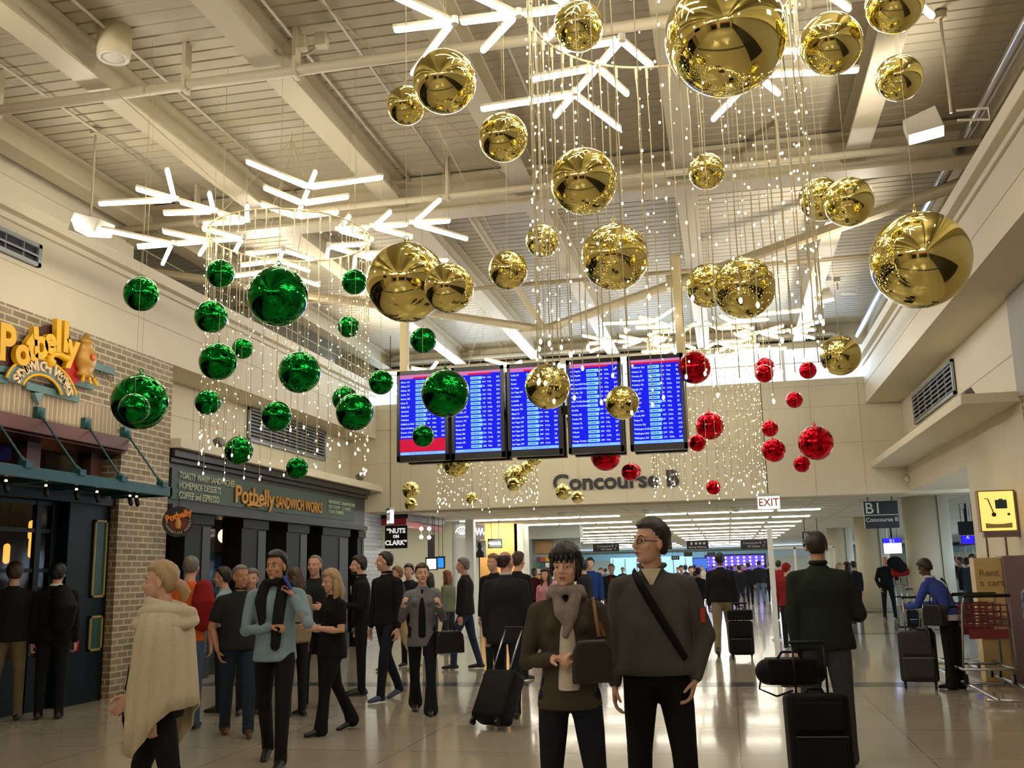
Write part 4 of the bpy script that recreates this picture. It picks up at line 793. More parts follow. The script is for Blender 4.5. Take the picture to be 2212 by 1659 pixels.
for (cx, cy, zf, n, seed, l) in ((-.25, 6.65, 5.63, 44, 1, 'over the cluster of large gold baubles nearest the camera'), (-4.94, 10.62, 5.63, 40, 2, 'over the green baubles on the left'),
                        (-.25, 17.6, 5.63, 44, 3, 'over the red baubles, right of the flight screens'), (-4.4, 18.4, 5.2, 42, 4, 'mostly hidden behind the screens over small gold baubles')):
    snowflake(cx, cy, zf, 'snowflake lamp of white light tubes '+l); curtain(cx, cy, zf-.03, 2.85, n, seed, 'round curtain of warm fairy lights '+l)
snowflake(-4.94, -5.5, 5.3, 'snowflake lamp of white light tubes behind the viewer, on the left'); snowflake(-.25, -8.5, 5.3, 'snowflake lamp of white light tubes behind the viewer, on the right')
# ================================================================== BAUBLES
GOLD = mat('gold_chrome', 'e9da8a', .035, 1.0); GREEN = mat('green_chrome', '0a7f2c', .04, 1.0); RED = mat('red_chrome', 'c41226', .05, 1.0)
BALLM = {}
def bauble(px, py, rp, D, m, key, label, cap=False, group=None):
    c = at(px, py, D=D); r = rp*D/FPX*.985
    t = empty('bauble', c, random.uniform(0, 3), label, 'bauble', group)
    if key not in BALLM:
        me = MB().ball((0, 0, 0), 1.0, 56, 36).mesh('ball', m); me.shade_smooth(); BALLM[key] = me
        cp_ = MB().loft([MB().ring((0, 0, z), Vector((1, 0, 0)), Vector((0, 1, 0)), q, q, 16) for z, q in ((.965, .16), (1.0, .15), (1.05, .06), (1.09, .05))]).torus((0, 0, 1.15), .06, .018, 16, 6, Matrix.Rotation(PI/2, 3, 'X')).mesh('cap', m); cp_.shade_smooth()
        BALLM[key+'c'] = cp_
    o = bpy.data.objects.new('ball', BALLM[key]); COL.objects.link(o); o.scale = (r, r, r); o.parent = t
    o = bpy.data.objects.new('cap', BALLM[key+'c']); COL.objects.link(o); k = r*(1.0 if cap else .72); o.scale = (k, k, k); o.location.z = 0 if cap else r*.28; o.parent = t
    MB().tube([(0, 0, r*(1.2 if cap else 1.12)), (0, 0, ZC-c.z)], .0018, 4).build('hanging_wire', WIRE, t)
G = 'gold baubles of the near cluster'
for a in (
 (1567, 78, 132, 6.3, 'giant gold bauble at the top of the photo, the biggest of all', True),
 (1250, 57, 55, 6.6, 'gold bauble left of the giant one at the top edge', False),
 (960, 177, 70, 6.2, 'gold bauble below the light tubes, overlapping a smaller one on its left', False),
 (878, 228, 43, 6.9, 'small gold bauble half behind a larger one at upper left of the gold cluster', False),
 (1087, 297, 54, 6.4, 'gold bauble at the left edge of the near light curtain', False),
 (1261, 392, 73, 6.0, 'large gold bauble in the middle of the near light curtain', False),
 (1328, 555, 74, 7.4, 'gold bauble with a ring cap behind hanging light strings', True),
 (1172, 520, 37, 7.6, 'small gold bauble inside the curtain, above the steel node', False),
 (1098, 584, 43, 7.5, 'gold bauble at the end of the dark stay wire', False),
 (970, 622, 55, 6.0, 'gold bauble overlapping the large capped one beside the green cluster', False),
 (878, 610, 88, 6.6, 'large gold bauble with ring cap right of the green cluster', True),
 (1526, 370, 40, 7.5, 'small gold bauble below the giant one', False),
 (1795, 95, 68, 6.4, 'gold bauble right of the giant one', False),
 (1932, 10, 62, 6.2, 'gold bauble cut by the top edge at upper right', False),
 (1942, 169, 50, 6.7, 'gold bauble under the one cut by the top edge', False),
 (1773, 430, 48, 7.4, 'gold bauble half hidden by its twin, right of the light curtain', False),
 (1833, 436, 54, 6.8, 'gold bauble in front of its twin, right of the light curtain', False),
 (1530, 617, 49, 7.6, 'gold bauble partly hidden by a bigger one, above the red cluster', False),
 (1607, 622, 68, 6.8, 'gold bauble in front of another, above the right-hand snowflake lamp', False),
 (1988, 562, 106, 6.2, 'very large gold bauble with ring cap at the right bulkhead', True),
 (1815, 768, 44, 8.6, 'gold bauble in front of the bright clerestory window', False),
 (1183, 835, 50, 8.2, 'pale gold bauble in front of the third flight screen', False),
 (1344, 870, 37, 8.4, 'pale gold bauble between the fourth and fifth flight screens', False)):
    bauble(*a[:4], GOLD, 'g', a[4], a[5], G)
for a in (
 (305, 635, 38, 10.4, 'green bauble farthest left, high beside the left bulkhead', False),
 (476, 591, 31, 10.5, 'small green bauble high at the left edge of the green light curtain', False),
 (600, 640, 66, 9.6, 'largest green bauble, with ring cap, below the green snowflake lamp', True),
 (765, 609, 28, 10.3, 'small green bauble touching the large gold one', False),
 (456, 684, 36, 10.9, 'green bauble behind light strings on the left of the curtain', False),
 (753, 706, 24, 11.6, 'small green bauble on the right inside the green light curtain', False),
 (524, 753, 23, 11.8, 'small green bauble peeking out behind a larger one', False),
 (471, 781, 41, 10.0, 'green bauble in front of a smaller one on the curtain left', False),
 (647, 804, 46, 10.7, 'green bauble with ring cap in the middle of the curtain', True),
 (914, 735, 29, 9.8, 'green bauble hanging under the large gold one', False),
 (823, 826, 27, 9.9, 'green bauble touching the left edge of the first flight screen', False),
 (449, 869, 28, 11.0, 'green bauble half lit by strings, left of the blue-grey vent', False),
 (302, 868, 61, 10.4, 'big green bauble with ring cap before the brick pier', True),
 (290, 882, 33, 9.4, 'small green bauble hanging in front of the big one at the brick pier', False),
 (597, 899, 33, 10.2, 'green bauble in front of the large wall vent', False),
 (766, 890, 41, 9.7, 'green bauble overlapping another, left of the flight screens', False),
 (745, 862, 28, 11.6, 'green bauble mostly hidden behind a nearer one', False),
 (516, 973, 31, 11.1, 'green bauble near the bottom of the curtain over the black fascia', False),
 (642, 1011, 24, 10.6, 'small green bauble lowest of all, over the shop name board', False),
 (962, 850, 53, 8.8, 'green bauble with ring cap in front of the first two flight screens', True),
 (914, 942, 24, 9.4, 'small green bauble at the foot of the first flight screen', False)):
    bauble(*a[:4], GREEN, 'n', a[4], a[5], 'green baubles')
for a in (
 (1500, 794, 36, 15.5, 'red bauble with cap just right of the fifth flight screen', True),
 (1652, 794, 22, 17.6, 'red bauble before the clerestory window, upper one of an overlapping pair', False),
 (1651, 807, 20, 16.4, 'red bauble before the clerestory window, lower one of an overlapping pair', False),
 (1745, 800, 19, 17.0, 'red bauble right of the overlapping pair at the clerestory sill', False),
 (1716, 864, 18, 17.2, 'small red bauble alone under the clerestory window', False),
 (1533, 920, 31, 17.0, 'red bauble with cap inside the far light curtain', True),
 (1506, 957, 19, 16.2, 'red bauble below the capped one in the curtain', False),
 (1663, 926, 18, 17.4, 'small red bauble above a larger one right of the curtain', False),
 (1671, 973, 26, 16.8, 'red bauble below a smaller one right of the curtain', False),
 (1762, 957, 38, 16.4, 'largest red bauble, with cap, right of the curtain', True),
 (1732, 1003, 18, 16.0, 'small red bauble just below the largest red one', False),
 (1541, 1053, 16, 17.6, 'smallest and lowest red bauble, above the EXIT sign level', False),
 (1308, 985, 33, 16.6, 'red bauble half hidden under the fourth flight screen', False),
 (1361, 1020, 19, 16.2, 'red bauble over the wall lettering, left one of an overlapping pair', False),
 (1368, 1018, 17, 17.4, 'red bauble over the wall lettering, right one of an overlapping pair', False),
 (1440, 963, 16, 17.8, 'red bauble barely showing under the fifth flight screen, left one', False),
 (1475, 964, 13, 17.4, 'red bauble barely showing under the fifth flight screen, right one', False)):
    bauble(*a[:4], RED, 'r', a[4], a[5], 'red baubles')
for a in (
 (986, 1000, 31, 17.0, 'gold bauble hanging under the first flight screen'),
 (953, 992, 15, 18.6, 'small gold bauble peeking out left of the one under the first screen'),
 (888, 1059, 19, 18.0, 'small gold bauble farthest left, upper of a stacked pair'),
 (888, 1089, 14, 17.2, 'small gold bauble farthest left, lower of a stacked pair'),
 (1019, 1076, 13, 18.2, 'tiny gold bauble in the middle of the far left light curtain'),
 (1114, 1030, 26, 18.6, 'gold bauble at the right side of the far left curtain, behind a smaller one'),
 (1109, 1047, 15, 17.0, 'small gold bauble in front of another at the right side of the far left curtain'),
 (1139, 1009, 14, 18.4, 'small gold bauble in the far left curtain, second of a diagonal pair'),
 (1154, 990, 17, 18.0, 'small gold bauble just under the third flight screen'),
 (1217, 1062, 18, 18.2, 'gold bauble over the letter C, left of a touching pair'),
 (1248, 1074, 14, 17.4, 'gold bauble over the wall lettering, right of a touching pair'),
 (1231, 905, 20, 18.8, 'gold bauble glimpsed in the gap between the third and fourth screens')):
    bauble(*a[:4], GOLD, 'g', a[4], False, 'small gold baubles of the far cluster')
# ================================================================== FLIGHT SCREENS
SBL = mat('screen_blue', '02030c', .6, spec=.1, emis=(.09, .11, .90), estr=1.0, nosample=True); SPK = mat('screen_pink', '201018', .6, spec=.1, emis=(.84, .50, .72), estr=.9, nosample=True)
SRD = mat('screen_red', '200408', .6, spec=.1, emis=(.84, .08, .25), estr=.9, nosample=True); SCY = mat('screen_cyan', '0a1820', .6, spec=.1, emis=(.52, .82, 1), estr=1.1, nosample=True)
SWH = mat('screen_text', '101828', .6, spec=.1, emis=(.74, .85, 1), estr=1.2, nosample=True); SLT = mat('screen_pale', '0c1418', .6, spec=.1, emis=(.55, .78, 1), estr=1.0, nosample=True); SDK = mat('screen_dark_text', '20308a', .5)
CIT = [['Akron, OH', 'Albany, NY', 'Atlanta, GA', 'Austin, TX', 'Boston, MA', 'Boise, ID', 'Buffalo, NY', 'Cincinnati', 'Cleveland', 'Columbus', 'Dallas/Love Field', 'Dayton/Oakland', 'Denver, Colorado', 'Detroit Metro'],
       ['Denver, CO', 'Denver, CO', 'Des Moines', 'Detroit, MI', 'Detroit, MI', 'Ft Lauderdale', 'Ft Myers, FL', 'Grand Rapids', 'Hartford, CT', 'Houston Hobby', 'Houston, TX', 'Jackson, MS', 'Kansas, MO', 'Kansas, MO', 'Omaha, NE', 'Omaha, NE', 'Orlando'],
       ['Indpls, IN', 'Kansas', 'Kansas', 'Las Vegas', 'Las Vegas, NV', 'Los Angeles', 'Louisville', 'Louisville, KY', 'Memphis, TN', 'Miami, FL', 'Milwaukee, WI', 'Las Vegas, NV', 'Las Vegas, NV', 'Las Vegas, NV', 'Las Vegas, NV', 'Las Vegas, NV', 'Las Vegas, NV'],
       ['Los Angeles', 'Los Angeles', 'Manchester', 'Minneapolis/St Paul', 'Minneapolis/St Paul', 'Nashville, TN', 'Newark, NJ', 'New York/LaGuardia', 'New York/LaGuardia', 'Norfolk', 'Omaha, NE', 'Omaha, NE', 'Orlando, FL', 'Ontario, CA', 'Orlando', 'Orlando', 'Orange County, CA'],
       ['Oklahoma City', 'Orlando, FL', 'Phoenix, AZ', 'Pittsburgh, PA', 'Portland, OR', 'Raleigh, NC', 'Reno, NV', 'Rochester', 'San Diego', 'San Jose', 'Seattle, WA', 'St Louis, MO', 'Tampa, FL', 'Traverse City', 'Washington Dulles', 'Washington Natl', 'Wilmington, NC']]
KS = 1.368; YSC = 11.4*KS
XS = (-3.52, -2.83, -2.14, -1.42, -.70)
for i, X in enumerate(XS):
    w2, z0, z1 = .325, 2.905, 4.02; Yf = 11.4; zc = (z0+z1)/2
    t = empty('flight_screen', (X*KS, YSC, 1.55+(zc-1.55)*KS), 0, ('first flight information screen from the left, with a red footer block', 'second flight information screen from the left', 'third flight information screen, behind a pale gold bauble', 'fourth flight information screen from the left', 'fifth flight information screen, rightmost of the row')[i], 'screen', 'row of blue flight information screens')
    hh = (z1-z0)/2
    MB().box(-w2, w2, 0, .11, -hh, hh).build('casing', BLACK, t, bevel=.008)
    MB().box(-w2, w2, -.012, 0, hh-.05, hh).box(-w2, w2, -.012, 0, -hh, -hh+.07).box(-w2, -w2+.038, -.012, 0, -hh, hh).box(w2-.038, w2, -.012, 0, -hh, hh).build('bezel', mat('bezel_black', '08080a', .25), t)
    l, r = -w2+.04, w2-.04; top_, bot = hh-.052, -hh+.075; F = lambda nm, m, x0, x1, a, b, y=-.004: MB().box(x0, x1, y, y+.003, a, b).build(nm, m, t)
    F('picture', SBL, l, r, bot, top_); F('header', SPK, l, r, top_-.032, top_, -.008); F('header_line', SRD, l if i == 4 else l+.17, r if i == 4 else r-.12, top_-.052, top_-.030, -.009); F('header_line', SPK, l, l+.17, top_-.050, top_-.032, -.008) if i != 4 else None
    F('footer', SLT, l+.005, r-.005, bot+.004, bot+.036, -.008)
    rows_ = CIT[i]; n = 17; dz = (top_-.062-(bot+.045))/n
    T = lambda b_, x, z, s, m, al='LEFT', **k: put_text('screen_text', b_, s, (x, -.0085, z), (1, 0, 0), (0, 0, 1), m, t, align=al, valign='CENTER', extrude=.0005, res=1, **k)
    T('Thursday, December 3 2015 12:31p', 0, bot+.02, .023, SDK, 'CENTER')
    cyan = MB(); txt = []; tm = []; gt = []; fn = []
    for j in range(len(rows_)):
        z = top_-.062-dz*(j+.5); rn = random.Random(i*50+j)
        txt.append((rows_[j], z)); wd_ = .155+rn.choice((0, .012, -.01)); cyan.box(-.085, -.085+wd_*.85, -.008, -.005, z-dz*.36, z+dz*.30)
        fn.append((str(rn.randint(100, 4900)), z)); tm.append(('%d:%02d%s' % (rn.randint(1, 12), rn.randint(0, 59), rn.choice('ap')), z)); gt.append((rn.choice('AB')+str(rn.randint(1, 25)), z))
    cyan.build('airline_boxes', SCY, t)
    def TC(col, x, sz, m, al='LEFT', sx=.82, bold=.0008):
        put_text('screen_text', '\n'.join(b_ for b_, z in col), sz, (x, -.0085, col[0][1]-.35*sz), (1, 0, 0), (0, 0, 1), m, t, align=al, valign='TOP_BASELINE', extrude=.0005, res=1, line=dz/sz, sx=sx, bold=bold)
    TC(txt, l+.012, .030, SWH); TC(fn, .062, .026, SWH); TC(tm, .125, .027, SWH); TC(gt, r-.048, .030, SWH); TC([('Southwest', z) for b_, z in txt], -.078, .026, SDK)
    if i == 0:
        F('notice_block', SRD, l, r, bot+.04, bot+.04+dz*3.0, -.0095)
        for q_ in range(3): T('Passengers should arrive at the gate thirty', l+.01, bot+.04+dz*(2.6-.75*q_)-.012, .023, SPK, sx=.95)
    t.scale = (KS, KS, KS)
    MB().box(-.07, .07, .11, .22, -.12, .12).build('rear_bracket', mat('bracket_grey', '55565c', .5), t)
bm = empty('screen_support', (-2.9, 16.0, 4.2), 0, 'cream steel posts and dark rear boxes carrying the row of flight screens', 'support')
for px in (874, 1467):
    p = at(px, 700, Y=15.95); sub(bm, MB().box(p.x-.065, p.x+.065, 15.88, 16.01, 3.6, ZC-.3), 'post', mat('post_cream', 'c9b98f', .5), bevel=.006)
sub(bm, MB().box(-5.2, -.5, 15.9, 15.98, 4.1, 4.24), 'cross_rail', mat('bracket_grey', '', .5))
for X in XS: sub(bm, MB().box(X*KS-.42, X*KS+.42, 16.12, 16.28, 3.42, 4.92), 'rear_screen', BLACK, bevel=.008); sub(bm, MB().box(X*KS-.08, X*KS+.08, 15.75, 16.12, 4.05, 4.3), 'arm', mat('bracket_grey', '', .5))
# ================================================================== PEOPLE
def V(*a): return Vector(a)
def rotz(v, deg): a = math.radians(deg); return Vector((v[0]*math.cos(a)-v[1]*math.sin(a), v[0]*math.sin(a)+v[1]*math.cos(a), v[2]))
def lerp(a, b, t): return a+(b-a)*t
POSE = dict(  # directions: x right, y forward, z up (own frame); thigh/shin/arm/forearm for left and right
 stand=dict(lt=(-.05, .0, -1), ls=(-.0, -.02, -1), rt=(.05, .0, -1), rs=(0, -.02, -1)),
 walkL=dict(lt=(-.03, .34, -1), ls=(-.0, .12, -1), rt=(.03, -.22, -1), rs=(0, -.55, -1)),
 walkR=dict(lt=(-.03, -.22, -1), ls=(0, -.55, -1), rt=(.03, .34, -1), rs=(0, .12, -1)),
 strideL=dict(lt=(-.04, .42, -1), ls=(-.0, .05, -1), rt=(.04, -.2, -1), rs=(0, -.3, -1)),
 relax=dict(lt=(-.10, .05, -1), ls=(-.05, .0, -1), rt=(.06, -.02, -1), rs=(.03, -.06, -1)))
ARMS = dict(hang=((-.13, .02, -1), (-.03, .16, -1)), back=((-.15, -.2, -1), (-.1, .02, -1)), fwd=((-.12, .18, -1), (.0, .45, -1)),
            chest=((-.22, .2, -1), (.55, .75, .25)), pocket=((-.32, -.1, -1), (.25, .28, -.9)), hold=((-.18, .1, -1), (.35, .95, .15)),
            phone=((-.35, .45, -.95), (.45, .35, 1.0)), cross=((-.15, .25, -1), (.98, .38, .05)), pull=((-.16, -.28, -1), (-.08, -.22, -1)), face=((-.25, .35, -.9), (.4, .25, 1)))
def person(x, y, H, head, label, pose='stand', la='hang', ra='hang', lean=0, hyaw=0, hpitch=0, skin='light', hair='dark', hstyle='short', top='202226', bottom='15171c', shoe='17130f',
           build=1.0, belly=0.0, fem=False, det=1, topkind='shirt', hem=.86, flare=0.0, sleeve='long', collar=None, group=None, curl=.35, glasses=False, z0=0.0, sx=0, beard=False, scale_head=1.0, legw=1.0):
    s = H/1.75; P = dict(POSE[pose]); vox = (.0065, .011, .02, .03)[det]; n = (16, 12, 10, 8)[det]
    if isinstance(la, str): la = ARMS[la]
    if isinstance(ra, str): ra = tuple((-a[0], a[1], a[2]) for a in ARMS[ra])
    hipw, shw = (.088, .175 if fem else .195)
    LT, LS, THL, SHL = P['lt'], P['ls'], .44*s, .42*s
    def leg(sg, T, S): h = V(sg*hipw*s, 0, 0); k = h+V(*T).normalized()*THL; a = k+V(*S).normalized()*SHL; return h, k, a
    Lh, Lk, La = leg(-1, P['lt'], P['ls']); Rh, Rk, Ra = leg(1, P['rt'], P['rs'])
    low = min(La.z, Ra.z)-.085*s; off = V(0, 0, -low+z0)
    Lh, Lk, La, Rh, Rk, Ra = [p+off for p in (Lh, Lk, La, Rh, Rk, Ra)]; pel = V(0, 0, off.z)
    ln = math.radians(lean); up = V(sx, math.sin(ln), math.cos(ln)).normalized(); fwd = V(0, math.cos(ln), -math.sin(ln))
    waist = pel+V(0, 0, .12*s)+up*.02*s; chest = pel+up*.33*s+V(0, 0, .03*s); sh = pel+up*.49*s; nb = pel+up*.55*s+fwd*.0
    neckt = nb+up*.052*s+fwd*.02*s; hc = neckt+V(0, .025*s, .095*s)
    SL, SR = sh+V(-shw*s*.97, 0, -.045*s), sh+V(shw*s*.97, 0, -.045*s)
    def arm(S, A): e = S+V(*A[0]).normalized()*.285*s; w_ = e+V(*A[1]).normalized()*.25*s; return e, w_, V(*A[1]).normalized()
    LE, LW, LD = arm(SL, la); RE, RW, RD = arm(SR, ra)
    b = build
    # --- body
    body = MB()
    # head
    hs_ = s*scale_head*(.97 if fem else 1.0); Mh_ = Matrix.Rotation(math.radians(hyaw), 3, 'Z') @ Matrix.Rotation(math.radians(hpitch), 3, 'X')
    def hp(a, b_, c): return hc+Mh_ @ (V(a, b_, c)*hs_)
    def hball(c, r, nu=16, nv=10): body.ball(hp(*c), tuple(q*hs_ for q in r), nu, nv, Mh_)
    hball((0, -.012, .030), (.076, .095, .086)); hball((0, .018, -.035), (.061, .068, .084)); hball((0, .028, -.078), (.046, .050, .036)); hball((0, .062, -.099), (.022, .020, .017))
    if det < 2:
        body.cap_tube([hp(0, .086, .014), hp(0, .106, -.026)], [.0095*hs_, .0135*hs_], 8); hball((-.012, .092, -.032), (.009, .012, .008), 8, 6); hball((.012, .092, -.032), (.009, .012, .008), 8, 6)
        body.cap_tube([hp(-.045, .066, .026), hp(-.015, .083, .027), hp(.015, .083, .027), hp(.045, .066, .026)], .0095*hs_, 8)
        for q in (-1, 1):
            hball((q*.040, .055, -.030), (.024, .022, .022), 10, 8); hball((q*.0785, -.010, -.012), (.010, .020, .032), 8, 8); hball((q*.031, .0665, .008), (.0165, .0145, .009), 8, 6)
        hball((0, .083, -.058), (.024, .011, .0065), 10, 6); hball((0, .080, -.068), (.020, .012, .0075), 10, 6)
    else:
        hball((0, .095, -.02), (.012, .016, .02), 8, 6)
        for q in (-1, 1): hball((q*.0785, -.010, -.012), (.010, .020, .032), 6, 6)
    body.cap_tube([nb-up*.04*s, neckt, hp(0, -.015, -.03)], [.066*s*(.86 if fem else 1), .054*s*(.86 if fem else 1), .052*s], n)
    # slim trunk, arms and legs under the clothes
    ell = lambda mb, prs, hint=None: mb.loft([mb.ring(c, V(1, 0, 0), V(0, 1, 0), a*s, d*s, 20) for c, a, d in prs])
    ell(body, [(pel-V(0, 0, .06*s), .10, .08), (pel, .13, .09), (waist, .115*b, .085*b), (chest, .14, .095), (sh-up*.03*s, .11, .07), (nb-up*.02*s, .05, .05)])
    for S, E_, W_ in ((SL, LE, LW), (SR, RE, RW)):
        body.cap_tube([S+V(0, 0, -.01*s), E_, lerp(E_, W_, .35), W_], [.050*s, .038*s*b, .040*s, .026*s], n); body.cap_tube([sh-up*.05*s, S], [.045*s, .045*s], n)
    for h, k, a in ((Lh, Lk, La), (Rh, Rk, Ra)): body.cap_tube([h, k, lerp(k, a, .3), a, a-V(0, 0, .04*s)], [.078*s, .052*s, .052*s, .036*s, .034*s], n)
    # hands
    for sg, W_, Dv in ((-1, LW, LD), (1, RW, RD)):
        d = Dv.copy(); inn = V(-sg, 0, 0)
        if abs(d.dot(inn)) > .6: inn = V(0, 0, -1) if abs(d.z) < .6 else V(0, 1, 0)
        pn = (inn-d*inn.dot(d)).normalized(); acr = d.cross(pn)
        if (acr.dot(V(0, 1, 0.3)) < 0): acr = -acr        # towards the thumb
        pb = W_+d*.01*s; pk = W_+d*.095*s
        f_ = 1 if det < 2 else 1.15
        rg = []
        for t_, wd, th in ((-.02, .022, .019), (.02, .027, .017), (.06, .038, .015), (.095, .039, .012), (.105, .03, .008)): rg.append(body.ring(W_+d*t_*s, acr, pn, wd*s, th*s, 12))
        body.loft(rg)
        if det < 3:
            for i, (o_, L_) in enumerate(((.029, .072), (.0095, .082), (-.0105, .076), (-.030, .058))):
                p = pk+acr*o_*s*1.05; q = d+acr*(o_*1.2); pts = [p-d*.01*s, p]; ang = 0
                for seg, fr_ in ((.45, 28), (.32, 48), (.25, 34)):
                    ang += math.radians(fr_*curl*1.6+4); dd = (q.normalized()*math.cos(ang)+pn*math.sin(ang)); pts.append(pts[-1]+dd*L_*seg*s)
                body.cap_tube(pts, [.0090*s*f_, .0090*s*f_, .0084*s*f_, .0078*s*f_, .0068*s*f_], 8)
            tb = W_+d*.028*s+acr*.026*s; t1 = tb+(d*.55+acr*.62+pn*.35).normalized()*.038*s; t2 = t1+(d*.9+acr*.15+pn*.45).normalized()*.030*s
            body.cap_tube([tb, t1, t2, t2+(d*.9+pn*.5-acr*.1).normalized()*.020*s], [.014*s, .0115*s, .010*s, .008*s], 8)
    root = fuse('person', body, vox, SKIN[skin], None, 1 if det < 2 else 2, .45)
    root.location = (x, y, 0); root.rotation_euler = (0, 0, math.radians(head)); tag(root, label, 'person', group)
    R_ = dict(root=root, hp=hp, hc=hc, hs=hs_, Mh=Mh_, LW=LW, RW=RW, LD=LD, RD=RD, sh=sh, nb=nb, pel=pel, waist=waist, chest=chest, s=s, SL=SL, SR=SR, LE=LE, RE=RE, up=up, LA=La, RA=Ra, LK=Lk, RK=Rk, vox=vox, n=n)
    # --- eyes, brows, lips
    if det == 0:
        for q in (-1, 1):
            e = MB(); e.ball(hp(q*.031, .0655, 0), .0135*hs_, 14, 10).build('eye', mat('eye_white', 'b9ada0', .3), root, True)
            MB().ball(hp(q*.031, .0755, 0), (.0062*hs_,)*3, 10, 8).build('iris', mat('iris_dark', '2a1b12', .2), root, True)
            fuse('eyebrow', MB().cap_tube([hp(q*.015, .090, .024), hp(q*.032, .086, .031), hp(q*.047, .073, .027)], [.0035*hs_, .0042*hs_, .0025*hs_], 8), .0025, HAIR[hair if hair != 'blond' else 'lightbrown'], root, 1)
        MB().ball(hp(0, .0885, -.0585), (.021*hs_, .0085*hs_, .0042*hs_), 12, 6, Mh_).ball(hp(0, .0865, -.067), (.018*hs_, .008*hs_, .005*hs_), 12, 6, Mh_).build('lips', mat('lips', 'a3584e', .45), root, True)
    if beard: fuse('beard', MB().ball(hp(0, .030, -.085), (.053*hs_, .056*hs_, .036*hs_), 16, 8, Mh_).ball(hp(0, .072, -.095), (.028*hs_, .022*hs_, .022*hs_), 10, 8, Mh_).ball(hp(0, .094, -.046), (.024*hs_, .007*hs_, .006*hs_), 10, 6, Mh_), max(vox, .008), HAIR[hair], root, 2)
    # --- hair
    hm = MB(); NU, NV = 36, 26
    if hstyle != 'bald':
        front, side, back, th = dict(short=(.50, -.16, -.74, .014), crop=(.52, -.12, -.70, .007), bowl=(.34, -.30, -.85, .022), long=(.45, -.5, -.95, .020), ring=(2, -.12, -.72, .008), thin=(.66, -.12, -.72, .007), bun=(.48, -.1, -.78, .013), beanie=(.25, -.15, -.5, .02))[hstyle]
        vs, fs = [], []
        rr_ = random.Random(label)
        for j in range(NV+1):
            t_ = PI*j/NV
            for i in range(NU):
                f_ = 2*PI*i/NU; d = V(math.sin(t_)*math.sin(f_), math.sin(t_)*math.cos(f_), math.cos(t_))
                a = d.y/max(1e-6, math.hypot(d.x, d.y)); lim = lerp(side, front, min(1, a*1.9)) if a > 0 else lerp(side, back, min(1, -a*1.7))
                k = max(0.0, min(1.0, (d.z-lim)/.08+.5)); zr = .086 if d.z > 0 else .086+.036*min(1, max(0, .55-a))
                if hstyle == 'ring': k = k*max(0, min(1, (.62-d.z)/.15)) if a < .45 else 0
                g = (th*(1+.22*math.sin(f_*7+t_*5)+.18*math.sin(f_*17-t_*9))+.012*max(0, d.z)*(th > .009))*k-.012*(1-k)
                vs.append(hp(*(V(0, -.012, .030)+V(d.x*(.077+g), d.y*(.096+g), d.z*(zr+g)))))
        for j in range(NV):
            for i in range(NU): fs.append((j*NU+i, (j+1)*NU+i, (j+1)*NU+(i+1) % NU, j*NU+(i+1) % NU))
        hm.add(vs, fs)
        if hstyle == 'long':
            for q in (-1, 1): hm.cap_tube([hp(q*.06, -.02, .03), hp(q*.083, -.02, -.05), hp(q*.085, -.01, -.15), hp(q*.075, .02, -.24)], [.035*hs_, .034*hs_, .036*hs_, .018*hs_], 10)
            hm.cap_tube([hp(0, -.07, .03), hp(0, -.085, -.08), hp(0, -.09, -.22)], [.06*hs_, .07*hs_, .04*hs_], 12)
            for q in (-.05, .05): hm.cap_tube([hp(q, -.07, .0), hp(q*1.2, -.085, -.12), hp(q*1.1, -.07, -.25)], [.05*hs_, .05*hs_, .02*hs_], 10)
        if hstyle == 'bun': hm.cap_tube([hp(0, -.10, -.01), hp(0, -.135, -.03), hp(.0, -.165, -.075), hp(.0, -.155, -.11)], [.035*hs_, .038*hs_, .036*hs_, .02*hs_], 12)
        if hstyle == 'bowl':
            for q in (-.05, -.025, 0, .025, .05): hm.cap_tube([hp(q, .06, .09), hp(q*1.15, .088-abs(q)*.35, .055), hp(q*1.2, .088-abs(q)*.4, .028)], [.02*hs_, .016*hs_, .008*hs_], 8)
            for q in (-1, 1): hm.cap_tube([hp(q*.07, .01, .04), hp(q*.083, .01, -.02), hp(q*.078, .02, -.05)], [.02*hs_, .014*hs_, .006*hs_], 8)
        hm.build('hair' if hstyle != 'beanie' else 'hat', HAIR[hair] if hstyle != 'beanie' else cloth('8a1a1c'), root, True)
    # --- trousers
    if bottom:
        tr = MB(); bl = belly
        tr.loft([tr.ring(c, V(1, 0, 0), V(0, 1, 0), a*s, d*s, 20) for c, a, d in ((pel-V(0, 0, .09*s), .10, .09), (pel-V(0, 0, .03*s), .165*b, .118), (pel+V(0, 0, .04*s), .170*b, .115+.3*bl), (waist, .148*b, .102+.3*bl))])
        for h, k, a in ((Lh, Lk, La), (Rh, Rk, Ra)):
            tr.cap_tube([h+V(0, 0, -.02*s), lerp(h, k, .5), k, lerp(k, a, .35), lerp(k, a, .85), a-V(0, 0, .025*s)], [.092*s*legw, .082*s*legw, .064*s*legw, .060*s*legw, (.052+flare*.7)*s*legw, (.054+flare)*s*legw], n); tr.ball(k, .066*s*legw, 12, 8); tr.ball(h+V(0, 0, -.03*s), .095*s*legw, 12, 8)
        fuse('trousers', tr, max(vox*1.5, .011), cloth(bottom), root, 3)
